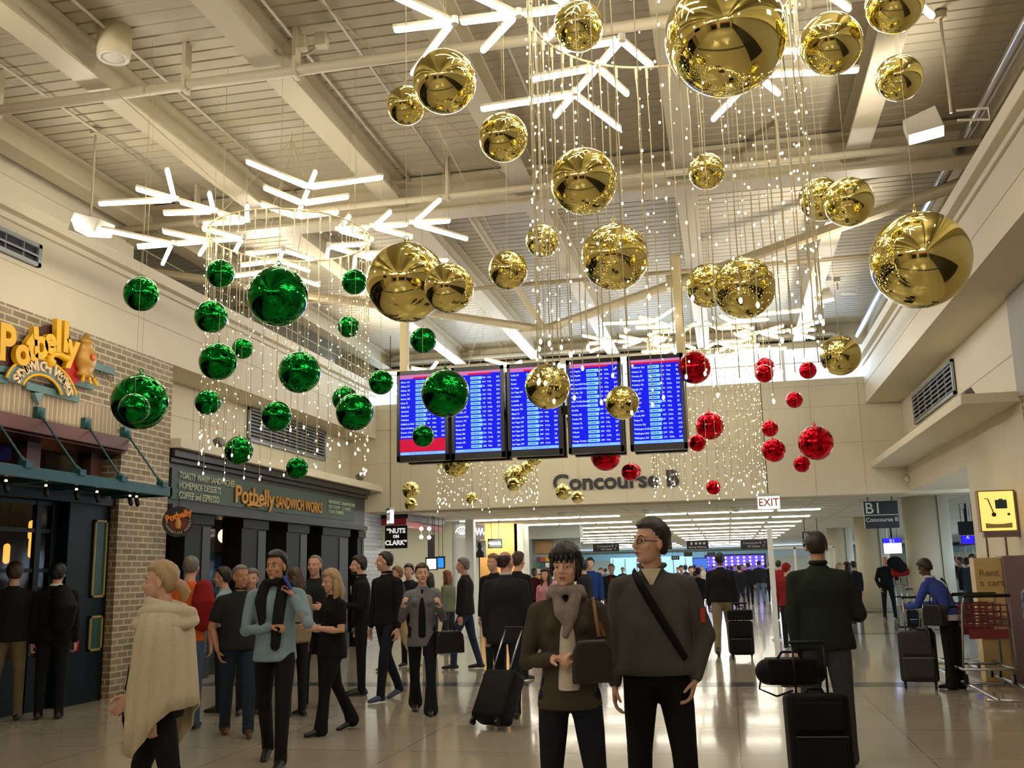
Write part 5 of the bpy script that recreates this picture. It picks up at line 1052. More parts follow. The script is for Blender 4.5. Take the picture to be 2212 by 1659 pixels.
    # --- shoes
    for k, a in ((Lk, La), (Rk, Ra)):
        f_ = V(0, 1, 0); sl = (a-k).normalized(); tilt = max(0, -sl.y); heel = a+V(0, -.045*s, -.045*s); toe = a+V(0, .17*s, -.058*s-tilt*.10*s*(1 if a.z > low+off.z+.12*s else 0))
        sm = MB().cap_tube([heel, lerp(heel, toe, .45)+V(0, 0, .012*s), toe], [.038*s, .042*s, .030*s], 10, None, .85).cap_tube([a+V(0, -.015*s, .01*s), a+V(0, .0, -.04*s)], [.038*s, .040*s], 10)
        fuse('shoe', sm, max(.009, vox), mat('shoe_'+shoe, shoe, .45), root, 2)
    # --- top
    if top:
        tp = MB(); bl = belly; g = {'shirt': 1.0, 'jacket': 1.10, 'coat': 1.14, 'sweater': 1.08}[topkind]; fs_ = .93 if fem else 1.0
        hz = lerp(0, 1, 0); hemc = pel+V(0, 0, (hem-.93)*s)
        secs = [(hemc, .172*b*g, .125+bl*.7), (hemc+V(0, 0, .03*s), .176*b*g, .130+bl*.9), (lerp(pel, waist, .6) if hem < .95 else hemc+V(0, 0, .05*s), .158*b*g*(.92 if fem else 1), .116+bl*1.0), (lerp(waist, chest, .4), .156*b*g*(.90 if fem else 1), .114+bl*.7), (chest, .172*b*g*fs_, .122*g+bl*.15), (lerp(chest, sh, .6), .172*g*fs_, .113*g), (sh-up*.015*s, .145*g*fs_, .095*g), (sh+up*.025*s, .105*fs_, .080), (nb-up*.012*s, .074, .070), (nb+up*.008*s, .062, .060)]
        tp.loft([tp.ring(c+(V(0, .35*bl*s, 0) if i < 4 else V(0, 0, 0)), V(1, 0, 0), V(0, 1, 0), a*s, d*s, 24) for i, (c, a, d) in enumerate(secs)])
        if fem:
            for q in (-1, 1): tp.ball(chest+V(q*.07*s, .085*s, .01*s), (.062*s, .055*s, .06*s), 12, 8)
        if sleeve:
            for S, E_, W_ in ((SL, LE, LW), (SR, RE, RW)):
                tp.cap_tube([lerp(sh, S, .3)-up*.01*s, S], [.066*s, .060*s*g*fs_], n); tp.ball(E_, .050*s*b*g*fs_, 10, 8) if sleeve == 'long' else None
                if sleeve == 'long': tp.cap_tube([S, lerp(S, E_, .5), E_, lerp(E_, W_, .5), lerp(E_, W_, .93)], [q*s*g*fs_ for q in (.060, .057, .049*b, .045, .037)], n)
                else: tp.cap_tube([S, lerp(S, E_, .62)], [.062*s*g*fs_, .058*s*g*b*fs_], n)
        fuse('jacket' if topkind in ('jacket', 'coat') else 'sweater' if topkind == 'sweater' else 'shirt', tp, max(vox*1.4, .010), cloth(top), root, 3)
    if collar: fuse('collar', MB().torus(nb+up*.018*s, .062*s, .014*s, 20, 8).torus(nb+up*.03*s, .060*s, .010*s, 20, 8), max(.009, vox), cloth(collar), root, 1)
    if glasses:
        gm = MB()
        for q in (-1, 1): gm.tube([hp(q*.033+.022*math.cos(a), .094, .0+.014*math.sin(a)) for a in np.linspace(0, 2*PI, 17)], .0022*hs_, 6).tube([hp(q*.055, .093, .004), hp(q*.079, .0, .004)], .002*hs_, 6)
        gm.tube([hp(-.011, .096, .004), hp(.011, .096, .004)], .002*hs_, 6).build('glasses', BLACK, root, True)
    return R_
def add(R_, mb, name, m, smooth=True, vox=None, it=2):
    return fuse(name, mb, vox, m, R_['root'], it) if vox else mb.build(name, m, R_['root'], smooth)
def wear_strap(R_, pts, m, wd=.02, name='bag_strap'):
    mb = MB(); pts = [Vector(p) for p in pts]; rings = []
    # smooth the line
    for _ in range(2):
        q = [pts[0]]
        for a, b in zip(pts, pts[1:]): q += [lerp(a, b, .25), lerp(a, b, .75)]
        pts = q+[pts[-1]]
    c = R_['chest']
    for i, p in enumerate(pts):
        d = (pts[min(i+1, len(pts)-1)]-pts[max(i-1, 0)]).normalized(); nrm_ = (p-V(c.x, c.y, p.z)).normalized(); sd = d.cross(nrm_).normalized()
        rings.append([p+sd*wd, p+nrm_*.006, p-sd*wd, p-nrm_*.006])
    return mb.loft(rings).build(name, m, R_['root'], True)
def bag(R_, c, w, h, d, yaw=0, m=None, name='handbag', label=None):
    a = math.radians(yaw); u = V(math.cos(a), math.sin(a), 0); t = V(-math.sin(a), math.cos(a), 0)
    o = add(R_, MB().prism([(-w/2, -h/2), (w/2, -h/2), (w*.46, h*.30), (w*.36, h*.5), (-w*.36, h*.5), (-w*.46, h*.30)], c-t*d/2, u, (0, 0, 1), t*d), name, m or LEATHER, vox=.011)
    add(R_, MB().tube([c+u*(-w*.22)+V(0, 0, h*.45), c+u*(-w*.15)+V(0, 0, h*.95), c+u*(w*.15)+V(0, 0, h*.95), c+u*(w*.22)+V(0, 0, h*.45)], .008, 8), 'bag_handle', m or LEATHER)
    return o
def torso_band(R_, a, b, front=True, m=None, wd=.022, name='bag_strap', r=(.19, .15), k=None):
    "band over the chest or back from shoulder side a(+1 right/-1 left) to the opposite hip"
    s = R_['s']; sg = 1 if front else -1
    sh, pl = R_['sh'], R_['pel']; P = []
    for t_ in np.linspace(0, 1, 9):
        xx = lerp(a*.10, -a*.17, t_)*s; zz = lerp(sh.z+.05*s, pl.z+.06*s, t_); yy = sg*math.sqrt(max(.02, 1-(xx/(r[0]*s))**2))*(r[1])*s*(.55 if t_ == 0 else 1)
        P.append(V(xx, yy+lerp(sh.y, pl.y, t_), zz))
    return wear_strap(R_, P, m, wd, name)
# ------------------------------------------------------------------ the people of the photo
def gp(px, D, py=1230):
    p = at(px, py, D=D); return p.x, p.y
LEATHER = mat('black_leather', '121114', .4, bump=.2, bscale=60); NYLON = mat('black_nylon', '08090b', .65, spec=.2, bump=.3, bscale=90); PHONE = mat('phone_black', '0b0b0d', .15)
def phone(R_, W_, Dv, sg, off=.07):
    s = R_['s']; c = W_+Dv*(.10*s)+V(0, .012, .01)
    u, v = frame(Dv); add(R_, MB().obox(c+V(-sg*.0, .02, .03), u*.034*s, Dv*.065*s, v*.005), 'phone', PHONE, False)
# man in grey pullover with glasses
x, y = gp(1408, 5.95); R = person(x, y, 1.83, 181, 'tall person in grey quarter-zip pullover and glasses with a black shoulder strap', pose='relax', la='pocket', ra='hang', hyaw=-52, hpitch=4, hair='dark', build=1.22, belly=.055, top='4a4946', bottom='101118', topkind='sweater', hem=.90, det=0, glasses=True, legw=1.12, scale_head=1.03)
torso_band(R, 1, 1, True, NYLON, .024, r=(.22, .20)); s = R['s']
add(R, MB().prism([(-.06, .0), (.06, .0), (.0, -.11)], R['nb']+V(0, .085, -.0), (1, 0, 0), (0, -.10, 1), (0, .02, 0)), 'undershirt', cloth('c9c2a4'), False)
add(R, MB().cap_tube([R['nb']+V(-.075, -.03, .02), R['nb']+V(-.055, .06, .0), R['nb']+V(-.01, .10, -.08)], .016, 8).cap_tube([R['nb']+V(.075, -.03, .02), R['nb']+V(.055, .06, .0), R['nb']+V(.01, .10, -.08)], .016, 8).cap_tube([R['nb']+V(-.075, -.03, .02), R['nb']+V(0, -.075, .025), R['nb']+V(.075, -.03, .02)], .018, 8), 'zip_collar', cloth('4b4b46'), vox=.009)
add(R, MB().obox(R['pel']+V(-.20, -.17, .02), (.05, 0, 0), (0, .05, 0), (0, 0, .12)), 'shoulder_bag', NYLON, vox=.016); add(R, MB().obox(R['pel']+V(-.285, .04, .30), (.012, 0, 0), (0, .02, 0), (0, 0, .04)), 'red_badge', mat('red_item', 'b8221a', .4), False)
# woman with scarf
x, y = gp(1222, 5.55); R = person(x, y, 1.685, 188, 'person with black bob, grey scarf, brown cardigan and clasped hands', pose='relax', la=((-.22, -.02, -1), (.72, .75, .18)), ra=((.25, -.02, -1), (-.62, .75, .12)), hyaw=-14, fem=True, hair='black', hstyle='bowl', build=.98, top='453d33', bottom='151a24', topkind='sweater', hem=.84, det=0, curl=.6)
s = R['s']; c = R['chest']
add(R, MB().loft([MB().ring(p, V(1, 0, 0), V(0, 1, 0), a, d, 14) for p, a, d in ((R['pel']+V(0, .055, .02), .07, .10), (lerp(R['pel'], c, .5)+V(0, .045, 0), .062, .095), (c+V(0, .045, .0), .06, .10), (R['nb']+V(0, .05, -.05), .03, .05))]), 'white_top', cloth('cfc8bb'), vox=.010)
nb = R['nb']; add(R, MB().torus(nb+V(0, .015, .02), .078, .028, 24, 8).torus(nb+V(0, .03, -.015), .092, .026, 24, 8, Matrix.Rotation(.35, 3, 'X')).cap_tube([nb+V(-.05, .11, -.02), nb+V(-.02, .135, -.12), nb+V(.01, .15, -.22)], [.035, .04, .02], 10).cap_tube([nb+V(.05, .10, -.02), nb+V(.03, .14, -.10), nb+V(-.01, .15, -.18)], [.03, .04, .02], 10), 'scarf', mat('cloth_scarf', '847a76', .9, bump=.6, bscale=25, var=.4, vscale=22), vox=.009)
add(R, MB().prism([(-.10, .05), (-.07, .10), (.07, .10), (.10, .05), (.11, -.12), (-.11, -.12)], R['pel']+V(-.13, .17, .19), (1, .25, 0), (0, 0, 1), (0, .10, 0)), 'handbag', mat('brown_leather', '231b15', .5, bump=.2, bscale=40), vox=.010); add(R, MB().tube([R['pel']+V(-.17, .2, .3), R['SL']+V(.02, .05, .07), R['SL']+V(.03, -.05, .06), R['pel']+V(-.2, .1, .3)], .011, 8), 'bag_handle', mat('tan_strap', '7a5230', .5))
# green jacket man from behind
x, y = gp(1768, 8.15); R = person(x, y, 1.83, 357, 'broad person from behind in dark green jacket and grey trousers gripping a suitcase', pose='relax', la=((-.10, -.12, -1), (.02, -.14, -1)), ra=((.30, .12, -1), (-.15, .95, .1)), hair='dark', hstyle='thin', skin='tan', build=1.24, belly=.03, top='1c241b', bottom='3c4048', topkind='jacket', hem=.84, det=0, collar='1a2019', legw=1.15, curl=.9)
x0, y0 = x, y
def suitcase(x, y, rz, w, h, d, label, tilt=0, hl=.45, hm=None, wheels=2, top_bag=None, m=None, ribs=True):
    t = empty('suitcase', (x, y, 0), rz, label, 'suitcase'); Mt = Matrix.Rotation(math.radians(tilt), 3, 'X'); m = m or NYLON; hm = hm or DARKM
    P = lambda a, b_, c: Mt @ V(a, b_, c)+V(0, 0, .05)
    def B(nm, x0, x1, y0, y1, z0, z1, mm, bv=.02):
        o = MB().box(x0, x1, y0, y1, z0, z1).build(nm, mm, t, bevel=bv); o.matrix_local = Matrix.Translation(V(0, 0, .05)) @ Mt.to_4x4(); return o
    o = B('shell', -w/2, w/2, -d/2, d/2, .03, h, m, .045); o.modifiers['bevel'].segments = 4; o.data.shade_smooth()
    B('front_pocket', -w/2+.04, w/2-.04, -d/2-.035, -d/2+.01, .08, h*.52, m, .03); B('front_pocket', -w/2+.05, w/2-.05, -d/2-.025, -d/2+.01, h*.56, h*.90, m, .02)
    B('zip', -w/2+.04, w/2-.04, -d/2-.037, -d/2-.03, h*.5, h*.51, CHROME, 0)
    for q in (-1, 1):
        o = MB().tube([(q*w*.26, d/2-.03, h-.02), (q*w*.26, d/2-.03, h+hl)], .009, 8).build('handle_rod', hm, t, True); o.matrix_local = Matrix.Translation(V(0, 0, .05)) @ Mt.to_4x4()
    o = MB().cap_tube([(-w*.28, d/2-.03, h+hl), (w*.28, d/2-.03, h+hl)], .016, 10).build('handle_grip', BLACK, t, True); o.matrix_local = Matrix.Translation(V(0, 0, .05)) @ Mt.to_4x4()
    o = MB().cap_tube([(-.06, 0, h), (-.05, 0, h+.03), (.05, 0, h+.03), (.06, 0, h)], .012, 8).build('carry_handle', BLACK, t, True); o.matrix_local = Matrix.Translation(V(0, 0, .05)) @ Mt.to_4x4()
    ys = (d/2-.03,) if wheels == 2 else (d/2-.03, -d/2+.03)
    for q in (-1, 1):
        for yy in ys: o = MB().loft([[V(q*(w/2-.05)+dx, yy+.035*math.cos(a), -.015+.035*math.sin(a)) for a in np.linspace(0, 2*PI, 13)[:-1]] for dx in (-.014, .014)]).box(q*(w/2-.05)-.018, q*(w/2-.05)+.018, yy-.02, yy+.02, 0, .04).build('wheel', BLACK, t); o.matrix_local = Matrix.Translation(V(0, 0, .05)) @ Mt.to_4x4()
    return t
p = gp(1742, 7.35); suitcase(p[0], p[1], .1, .44, .60, .26, 'large black suitcase behind the person in the green jacket, at the bottom edge', tilt=-6, hl=.36)
p = gp(1690, 7.7); t = empty('duffel_bag', (p[0], p[1], .70), .1, 'black duffel bag riding on top of the suitcase of the person in green', 'bag')
q_ = fuse('bag_body', MB().box(-.17, .19, -.10, .12, -.02, .17).cap_tube([(-.16, .01, .07), (.18, .01, .07)], .10, 14), .012, NYLON, t, 3); MB().tube([(-.10, -.02, .15), (-.06, -.06, .22), (.06, -.06, .22), (.10, -.02, .15)], .010, 8).build('handle', NYLON, t, True); MB().tube([(-.2, 0, .1), (-.24, -.04, -.05), (-.12, -.08, -.10), (0, -.09, -.06)], .008, 6).build('bag_strap', NYLON, t, True)
t = empty('tote_bag', (p[0]+.05, p[1]+.02, .66), .1, 'small taupe bag squeezed between the duffel and the suitcase at lower right', 'bag'); MB().box(-.13, .14, -.09, .09, -.0, .06).build('bag_body', cloth('6d6156'), t, bevel=.02)
# poncho woman
x, y = gp(362, 6.05, 1240); R = person(x, y, 1.68, 104, 'blond person with a low bun in a cream cowl poncho', pose='walkR', ra=((.12, .55, -1), (.0, .55, -.8)), la=((-.16, -.06, -1), (.02, .05, -1)), hyaw=6, fem=True, hair='blond', hstyle='bun', top='1a1a1d', bottom='101014', topkind='shirt', hem=.80, det=0, curl=.5)
s = R['s']; nb = R['nb']; c = R['chest']; pm = []
for k_, (z, a, d) in enumerate(((nb.z+.015, .07, .07), (nb.z-.04, .12, .09), (c.z+.13, .205, .125), (c.z, .240, .148), (c.z-.2, .252, .165), (c.z-.37, .258, .18), (c.z-.48, .262, .19))):
    ring_ = []
    for i in range(72):
        f_ = 2*PI*i/72; rip = 1+.06*math.sin(f_*11+k_*.25)*min(1, k_/3); drop = 0
        if k_ >= 4: drop = (k_-3)*(.05*math.sin(f_*2+2.2)+.025*math.sin(3*f_+1))
        ring_.append(V(a*rip*math.cos(f_), d*rip*math.sin(f_), z-drop))
    pm.append(ring_)
o = MB().loft(pm, cap=False).build('poncho', mat('cloth_cream_knit', 'bfb49a', .95, bump=.5, bscale=45, var=.12, vscale=30), R['root'], True); q = o.modifiers.new('solid', 'SOLIDIFY'); q.thickness = .012
add(R, MB().torus(nb+V(0, 0, .0), .10, .035, 32, 10, Matrix.Rotation(.25, 3, 'X')).torus(nb+V(0, -.01, -.05), .135, .042, 32, 10, Matrix.Rotation(.12, 3, 'Y')).torus(nb+V(0, 0, -.10), .165, .035, 32, 10, Matrix.Rotation(-.1, 3, 'Y')), 'cowl_collar', mat('cloth_cream_knit', ''), vox=.012)
for W_, Dv in ((R['RW'], R['RD']), (R['LW'], R['LD'])): u, v = frame(Dv); add(R, MB().torus(W_-Dv*.01, .034, .005, 20, 6, Matrix((u, v, Dv.normalized())).transposed()), 'bracelet', mat('gold_bangle', 'c9a860', .25, 1.0))
add(R, MB().prism([(.02, .12), (.20, .10), (.24, -.18), (.20, -.42), (.12, -.50), (.02, -.36)], R['pel']+V(.22, .08, .10), (0, 1, 0), (.05, 0, 1), (.06, 0, 0)), 'folded_coat', cloth('131316'), vox=.016)
# phone man with scarf
x, y = gp(598, 8.75); R = person(x, y, 1.80, 194, 'person in a light blue sweater and draped black pullover, phone at the ear', pose='walkL', la=((-.34, .45, -.72), (.60, -.12, 1.0)), ra=((.18, .18, -1), (-.95, .40, .12)), hyaw=-18, hair='black', hstyle='short', skin='tan', top='7e97a6', bottom='101014', topkind='sweater', hem=.84, det=0, curl=.8, build=.98)
nb = R['nb']; add(R, MB().torus(nb+V(0, .0, .0), .095, .038, 28, 10, Matrix.Rotation(.2, 3, 'X')).cap_tube([nb+V(-.075, .09, -.03), nb+V(-.06, .135, -.18), nb+V(-.04, .15, -.38), nb+V(-.03, .15, -.52)], [.05, .055, .05, .045], 12, None, .6).cap_tube([nb+V(.09, .08, -.03), nb+V(.11, .12, -.15), nb+V(.09, .14, -.34)], [.05, .055, .03], 12, None, .6).cap_tube([nb+V(-.1, -.06, -.02), nb+V(0, -.11, -.03), nb+V(.1, -.06, -.02)], .05, 12), 'draped_pullover', cloth('15171a'), vox=.012)
phone(R, R['LW'], R['LD'], -1)
# polo man
x, y = gp(520, 10.4); R = person(x, y, 1.72, 211, 'stocky person in a dark striped polo shirt and jeans, hands in pockets, cropped hair', pose='strideL', la='pocket', ra='pocket', hyaw=22, hair='grey', hstyle='crop', skin='tan', build=1.2, belly=.045, top='25272a', bottom='23303f', shoe='5a3520', topkind='shirt', sleeve='short', hem=.87, det=1, collar='1d1f22', legw=1.15)
# orange tee
x, y = gp(410, 10.9); R = person(x, y, 1.81, 12, 'person in an orange t-shirt and jeans seen from behind, carrying a red backpack', pose='stand', la='hang', ra='hang', hair='grey', hstyle='crop', top='d8672a', bottom='4d6480', sleeve='short', hem=.86, det=1, build=1.05)
s = R['s']; bk = lambda R_, col: add(R_, MB().cap_tube([R_['chest']+V(0, -.20, .13), R_['chest']+V(0, -.21, -.02), R_['pel']+V(0, -.19, .12)], [.13, .16, .14], 14, None, .75), 'backpack', cloth(col), vox=.016)
add(R, MB().cap_tube([R['chest']+V(.20, -.14, .12), R['chest']+V(.21, -.16, -.02), R['pel']+V(.20, -.14, .14)], [.10, .13, .11], 14, None, .75), 'backpack', cloth('8f1c20'), vox=.016)
# small crowd at the shop
x, y = gp(488, 12.2); person(x, y, 1.69, 100, 'dark-haired person in a pale blue shirt between the orange t-shirt and the dark polo shirt', hair='dark', top='8fa5b0', bottom='1c2026', det=1, la='hold')
x, y = gp(545, 12.0); person(x, y, 1.66, 200, 'person with grey hair mostly hidden behind the stocky person in the polo shirt', hair='grey', hstyle='short', top='6d6a68', bottom='22242a', det=1)
x, y = gp(641, 11.6); person(x, y, 1.65, 60, 'person with long brown hair and a tan shawl, half hidden behind the phone caller', fem=True, hair='brown', hstyle='long', top='8a7c66', bottom='1a1b20', topkind='sweater', det=1)
x, y = gp(681, 12.4); person(x, y, 1.82, 190, 'ruddy person in a dark jacket holding food, standing behind the blond one in black', hair='grey', hstyle='thin', skin='pink', top='1d2228', bottom='191b20', topkind='jacket', la='hold', ra='hold', det=1, build=1.1, hyaw=-10)
x, y = gp(722, 10.4); R = person(x, y, 1.64, 140, 'person with long blond hair in black top and trousers looking at a phone', pose='walkL', fem=True, hair='blond', hstyle='long', top='101013', bottom='0e0e11', shoe='0c0c0e', sleeve='short', la='hold', ra='hold', det=0, build=1.16, belly=.02, flare=.025, hem=.80, curl=.6, hpitch=-8)
add(R, MB().torus(R['LW'], .033, .006, 20, 6, Matrix.Rotation(PI/2, 3, 'Y')), 'wristwatch', mat('pale_watch', 'c8c4b8', .3, .5)); phone(R, R['RW'], R['RD'], 1)
x, y = gp(781, 13.6); R = person(x, y, 1.82, 112, 'bearded person in a black hoodie with a pale emblem', hair='dark', beard=True, skin='light', top='131317', bottom='16181d', la='hold', ra='hang', det=1, collar='131317')
add(R, MB().loft([[R['chest']+V(.0+.055*math.cos(a), .145+dy, .02+.06*math.sin(a)) for a in np.linspace(0, 2*PI, 13)[:-1]] for dy in (-.01, .004)]), 'emblem', mat('emblem_gold', '9a8a5a', .6), False)
x, y = gp(836, 13.0); R = person(x, y, 1.89, 152, 'tall person in black shirt and dark jeans with blue slip-on shoes striding left', pose='walkL', hyaw=-48, hair='dark', hstyle='crop', top='111114', bottom='171a24', shoe='3a4a66', la='hang', ra='hang', det=1, collar='111114', hem=.86, build=1.06)
x, y = gp(912, 11.7); R = person(x, y, 1.70, 195, 'person in a pale grey cardigan over black lifting both hands', pose='walkL', fem=True, hair='brown', hstyle='bun', top='6c6c72', bottom='14161d', topkind='sweater', hem=.78, flare=.035, la=((-.28, .05, -1), (.1, .75, .55)), ra=((.28, .05, -1), (-.1, .75, .6)), hyaw=8, hpitch=5, det=0)
c = R['chest']; add(R, MB().loft([MB().ring(p, V(1, 0, 0), V(0, 1, 0), a, d, 14) for p, a, d in ((R['pel']+V(0, .055, -.04), .055, .10), (c+V(0, .04, .0), .05, .105), (R['nb']+V(0, .03, -.03), .03, .06))]), 'black_top', cloth('101013'), vox=.012)
bag(R, R['LE']+V(-.06, .03, -.27), .36, .25, .15, 20)
x, y = gp(862, 16.9); person(x, y, 1.72, 120, 'person in a tan cap and khaki trousers behind the one in the grey cardigan', pose='walkR', hair='lightbrown', hstyle='short', top='3a3a3a', bottom='a5946e', det=1, shoe='8c7c5c')
x, y = gp(885, 17.6); person(x, y, 1.74, 170, 'person in dark clothes and dark cap beyond the one in the tan cap', hair='dark', top='23252c', bottom='1c1d22', det=1)
x, y = gp(928, 19.5); person(x, y, 1.58, 20, 'person with a dark bob and pale top near the nut shop screens', fem=True, hair='black', hstyle='long', top='7a7a72', bottom='24262b', det=1)
x, y = gp(968, 20.5); person(x, y, 1.62, 70, 'red-haired person in an olive green coat facing the nut shop', fem=True, hair='red', hstyle='long', top='626a50', bottom='2a2c30', topkind='coat', det=1)
x, y = gp(1005, 16.9); R = person(x, y, 1.84, 98, 'grey-haired person in a black jacket and jeans walking left, in profile', pose='strideL', hair='grey', skin='pink', top='14161b', bottom='23304a', topkind='jacket', det=1, build=1.12, belly=.03, hem=.86)
x, y = gp(1048, 16.2); person(x, y, 1.2, 90, 'black backpack wearer barely seen between the grey-haired one and the suit', hair='dark', top='121317', bottom='14161c', det=2) if False else None
x, y = gp(1068, 15.6); person(x, y, 1.84, 165, 'fair person in dark clothes looking over the shoulder of the balding one in a suit', hair='lightbrown', top='17181c', bottom='1b1d22', det=1, hyaw=-20)
x, y = gp(1117, 15.0); person(x, y, 1.85, 330, 'person in a dark jacket just right of the balding one in a suit, arm hanging', hair='brown', top='15161a', bottom='181a20', topkind='jacket', det=1)
# suit man and case
x, y = gp(1092, 11.3); R = person(x, y, 1.82, 6, 'balding person in a dark suit from behind pulling a case with silver handle', pose='strideL', hair='dark', hstyle='ring', skin='pink', la='hang', ra=((.16, -.10, -1), (.10, -.12, -1)), top='1d2129', bottom='181d2a', topkind='coat', hem=.76, det=1, build=1.12, collar='b9b9bd', hyaw=-35, curl=.9)
p = gp(1052, 10.35); suitcase(p[0], p[1], 2.75, .40, .56, .24, 'black wheeled cabin case with bright silver handle tilted behind the person in the suit', tilt=32, hl=.48, hm=CHROME)
x, y = gp(1154, 27.5); R = person(x, y, 1.68, 178, 'person in a maroon vest and white collar in the middle distance', skin='dark', hair='black', hstyle='crop', top='5a1420', bottom='121216', det=1, build=.95, collar='d8d8d8')
x, y = gp(1180, 18); person(x, y, 1.62, 160, 'person with long dark hair in a pink top, hidden behind the scarf wearer', fem=True, hair='black', hstyle='long', top='c58a8e', bottom='24262c', det=1)
x, y = gp(1206, 30); person(x, y, 1.62, 170, 'person with blond hair in pink beyond the maroon vest', fem=True, hair='blond', hstyle='long', top='c9a0a0', bottom='2c2e33', det=2)
# middle distance, between the two front figures
x, y = gp(1262, 19.2); person(x, y, 1.76, 70, 'person in a dark blazer and grey shirt in profile, right of the scarf wearer', hair='dark', top='1b1c21', bottom='1f2126', topkind='jacket', det=1)
x, y = gp(1276, 23); person(x, y, 1.85, 180, 'taller person in a blue shirt behind the dark blazer', hair='dark', top='1e3a78', bottom='1f2126', det=1)
x, y = gp(1321, 26); R = person(x, y, 1.72, 182, 'fair-haired person in a dark jacket with a bright red tie coming down the concourse', hair='lightbrown', top='26282d', bottom='3a3c40', topkind='jacket', det=1)
add(R, MB().prism([(-.02, .12), (.02, .12), (.03, -.2), (0, -.26), (-.03, -.2)], R['chest']+V(0, .15, 0), (1, 0, 0), (0, 0, 1), (0, .01, 0)), 'necktie', mat('red_tie', 'b51c24', .5), False)
x, y = gp(1298, 33); person(x, y, 1.66, 175, 'small figure in dark blue left of the red tie', hair='dark', top='2c3e58', bottom='2a2c31', det=2)
# plaid man
x, y = gp(1556, 18.4); R = person(x, y, 1.87, 357, 'large person from behind in a black pullover and khaki trousers pulling a case', pose='walkR', hair='black', hstyle='crop', skin='dark', top='121319', bottom='7d7059', topkind='sweater', hem=.90, det=1, build=1.22, belly=.02, ra=((.14, -.08, -1), (.04, -.10, -1)), collar='b8b4bc', curl=.9, legw=1.1)
p = gp(1592, 17.5); suitcase(p[0], p[1], 0, .42, .60, .24, 'black upright case with a bag strapped on top, pulled by the person in khaki trousers', hl=.30)
t = empty('briefcase', (p[0], p[1]-.03, .67), 0, 'black briefcase riding on the case behind the khaki trousers', 'bag'); MB().box(-.22, .22, -.10, .10, 0, .17).build('bag_body', NYLON, t, bevel=.03); MB().tube([(-.07, 0, .16), (-.05, 0, .22), (.05, 0, .22), (.07, 0, .16)], .010, 8).build('handle', NYLON, t, True)
x, y = gp(1640, 43); person(x, y, 1.88, 2, 'person in a dark top and light jeans walking away left of the white post', pose='walkL', hair='black', hstyle='crop', top='24272a', bottom='5d7690', det=1, build=1.2)
x, y = gp(1617, 42); person(x, y, 1.80, 5, 'person in black with a rolling bag left of the light jeans', pose='walkR', hair='black', top='15161a', bottom='16171b', topkind='coat', det=2)
x, y = gp(1664, 45); person(x, y, 1.80, 0, 'person in a black coat immediately right of the light jeans', pose='stand', hair='black', top='16171c', bottom='16171b', topkind='coat', det=2)
x, y = gp(1697, 19.5); person(x, y, 1.61, 330, 'person in a red and black beanie and red coat left of the green jacket', fem=True, hair='black', hstyle='beanie', top='7c161c', bottom='1b1b20', topkind='coat', det=1)
x, y = gp(1682, 30); person(x, y, 1.74, 350, 'person in a red jacket behind the white post', hair='dark', top='9c2228', bottom='23252a', topkind='jacket', det=2)
x, y = gp(1812, 24); person(x, y, 1.60, 300, 'person with long blond hair right of the green jacket', fem=True, hair='blond', hstyle='long', top='2c2d33', bottom='24252a', det=1)
x, y = gp(1832, 27); person(x, y, 1.64, 60, 'dark-haired person with a pale scarf before the second column', fem=True, hair='dark', hstyle='long', top='3b3740', bottom='24252a', det=2)
x, y = gp(1845, 29); person(x, y, 1.66, 20, 'person in black leaning near the base of the second column', hair='black', top='1a1b20', bottom='1a1b20', det=2)
# white haired man
x, y = gp(1913, 29.2); person(x, y, 1.79, 185, 'white-haired person in a black pullover, hand to the face, left of the nearest column', pose='relax', hair='white', hstyle='ring', skin='pink', top='17181c', bottom='1d2026', topkind='sweater', la='face', ra='pocket', det=1, build=1.08, collar='b8b8bc', hpitch=-8)
# blue jacket woman
x, y = gp(2040, 12.75); R = person(x, y, 1.66, 48, 'person in a bright blue jacket and black trousers bending over beside the nearest column', pose='stand', fem=True, hair='black', hstyle='short', skin='dark', top='34489c', bottom='0f0f12', shoe='0c0c0e', topkind='jacket', hem=.92, la=((-.2, .45, -1), (.3, .8, -.1)), ra=((.2, .5, -1), (-.3, .8, -.1)), lean=24, hpitch=-28, det=0, flare=.03, collar='c8c8dc')
bag(R, R['pel']+V(-.24, .05, .02), .30, .26, .12, 80); bag(R, R['pel']+V(-.17, .26, -.26), .24, .24, .08, 80, name='satchel');
torso_band(R, 1, 1, False, LEATHER, .018); add(R, MB().loft([R['root'] and MB().ring(R['pel']+V(0, 0, z), V(1, 0, 0), V(0, 1, 0), a, a*.78, 20) for z, a in ((-.05, .178), (.02, .176))]), 'shirt_tail', cloth('c4c2d4'), False)
p = gp(1965, 12.95); suitcase(p[0], p[1], -.15, .46, .66, .26, 'charcoal spinner suitcase with tall handle beside the person in blue', hl=.42, hm=CHROME, wheels=4, m=mat('charcoal_nylon', '1e1c1b', .6, bump=.3, bscale=80))
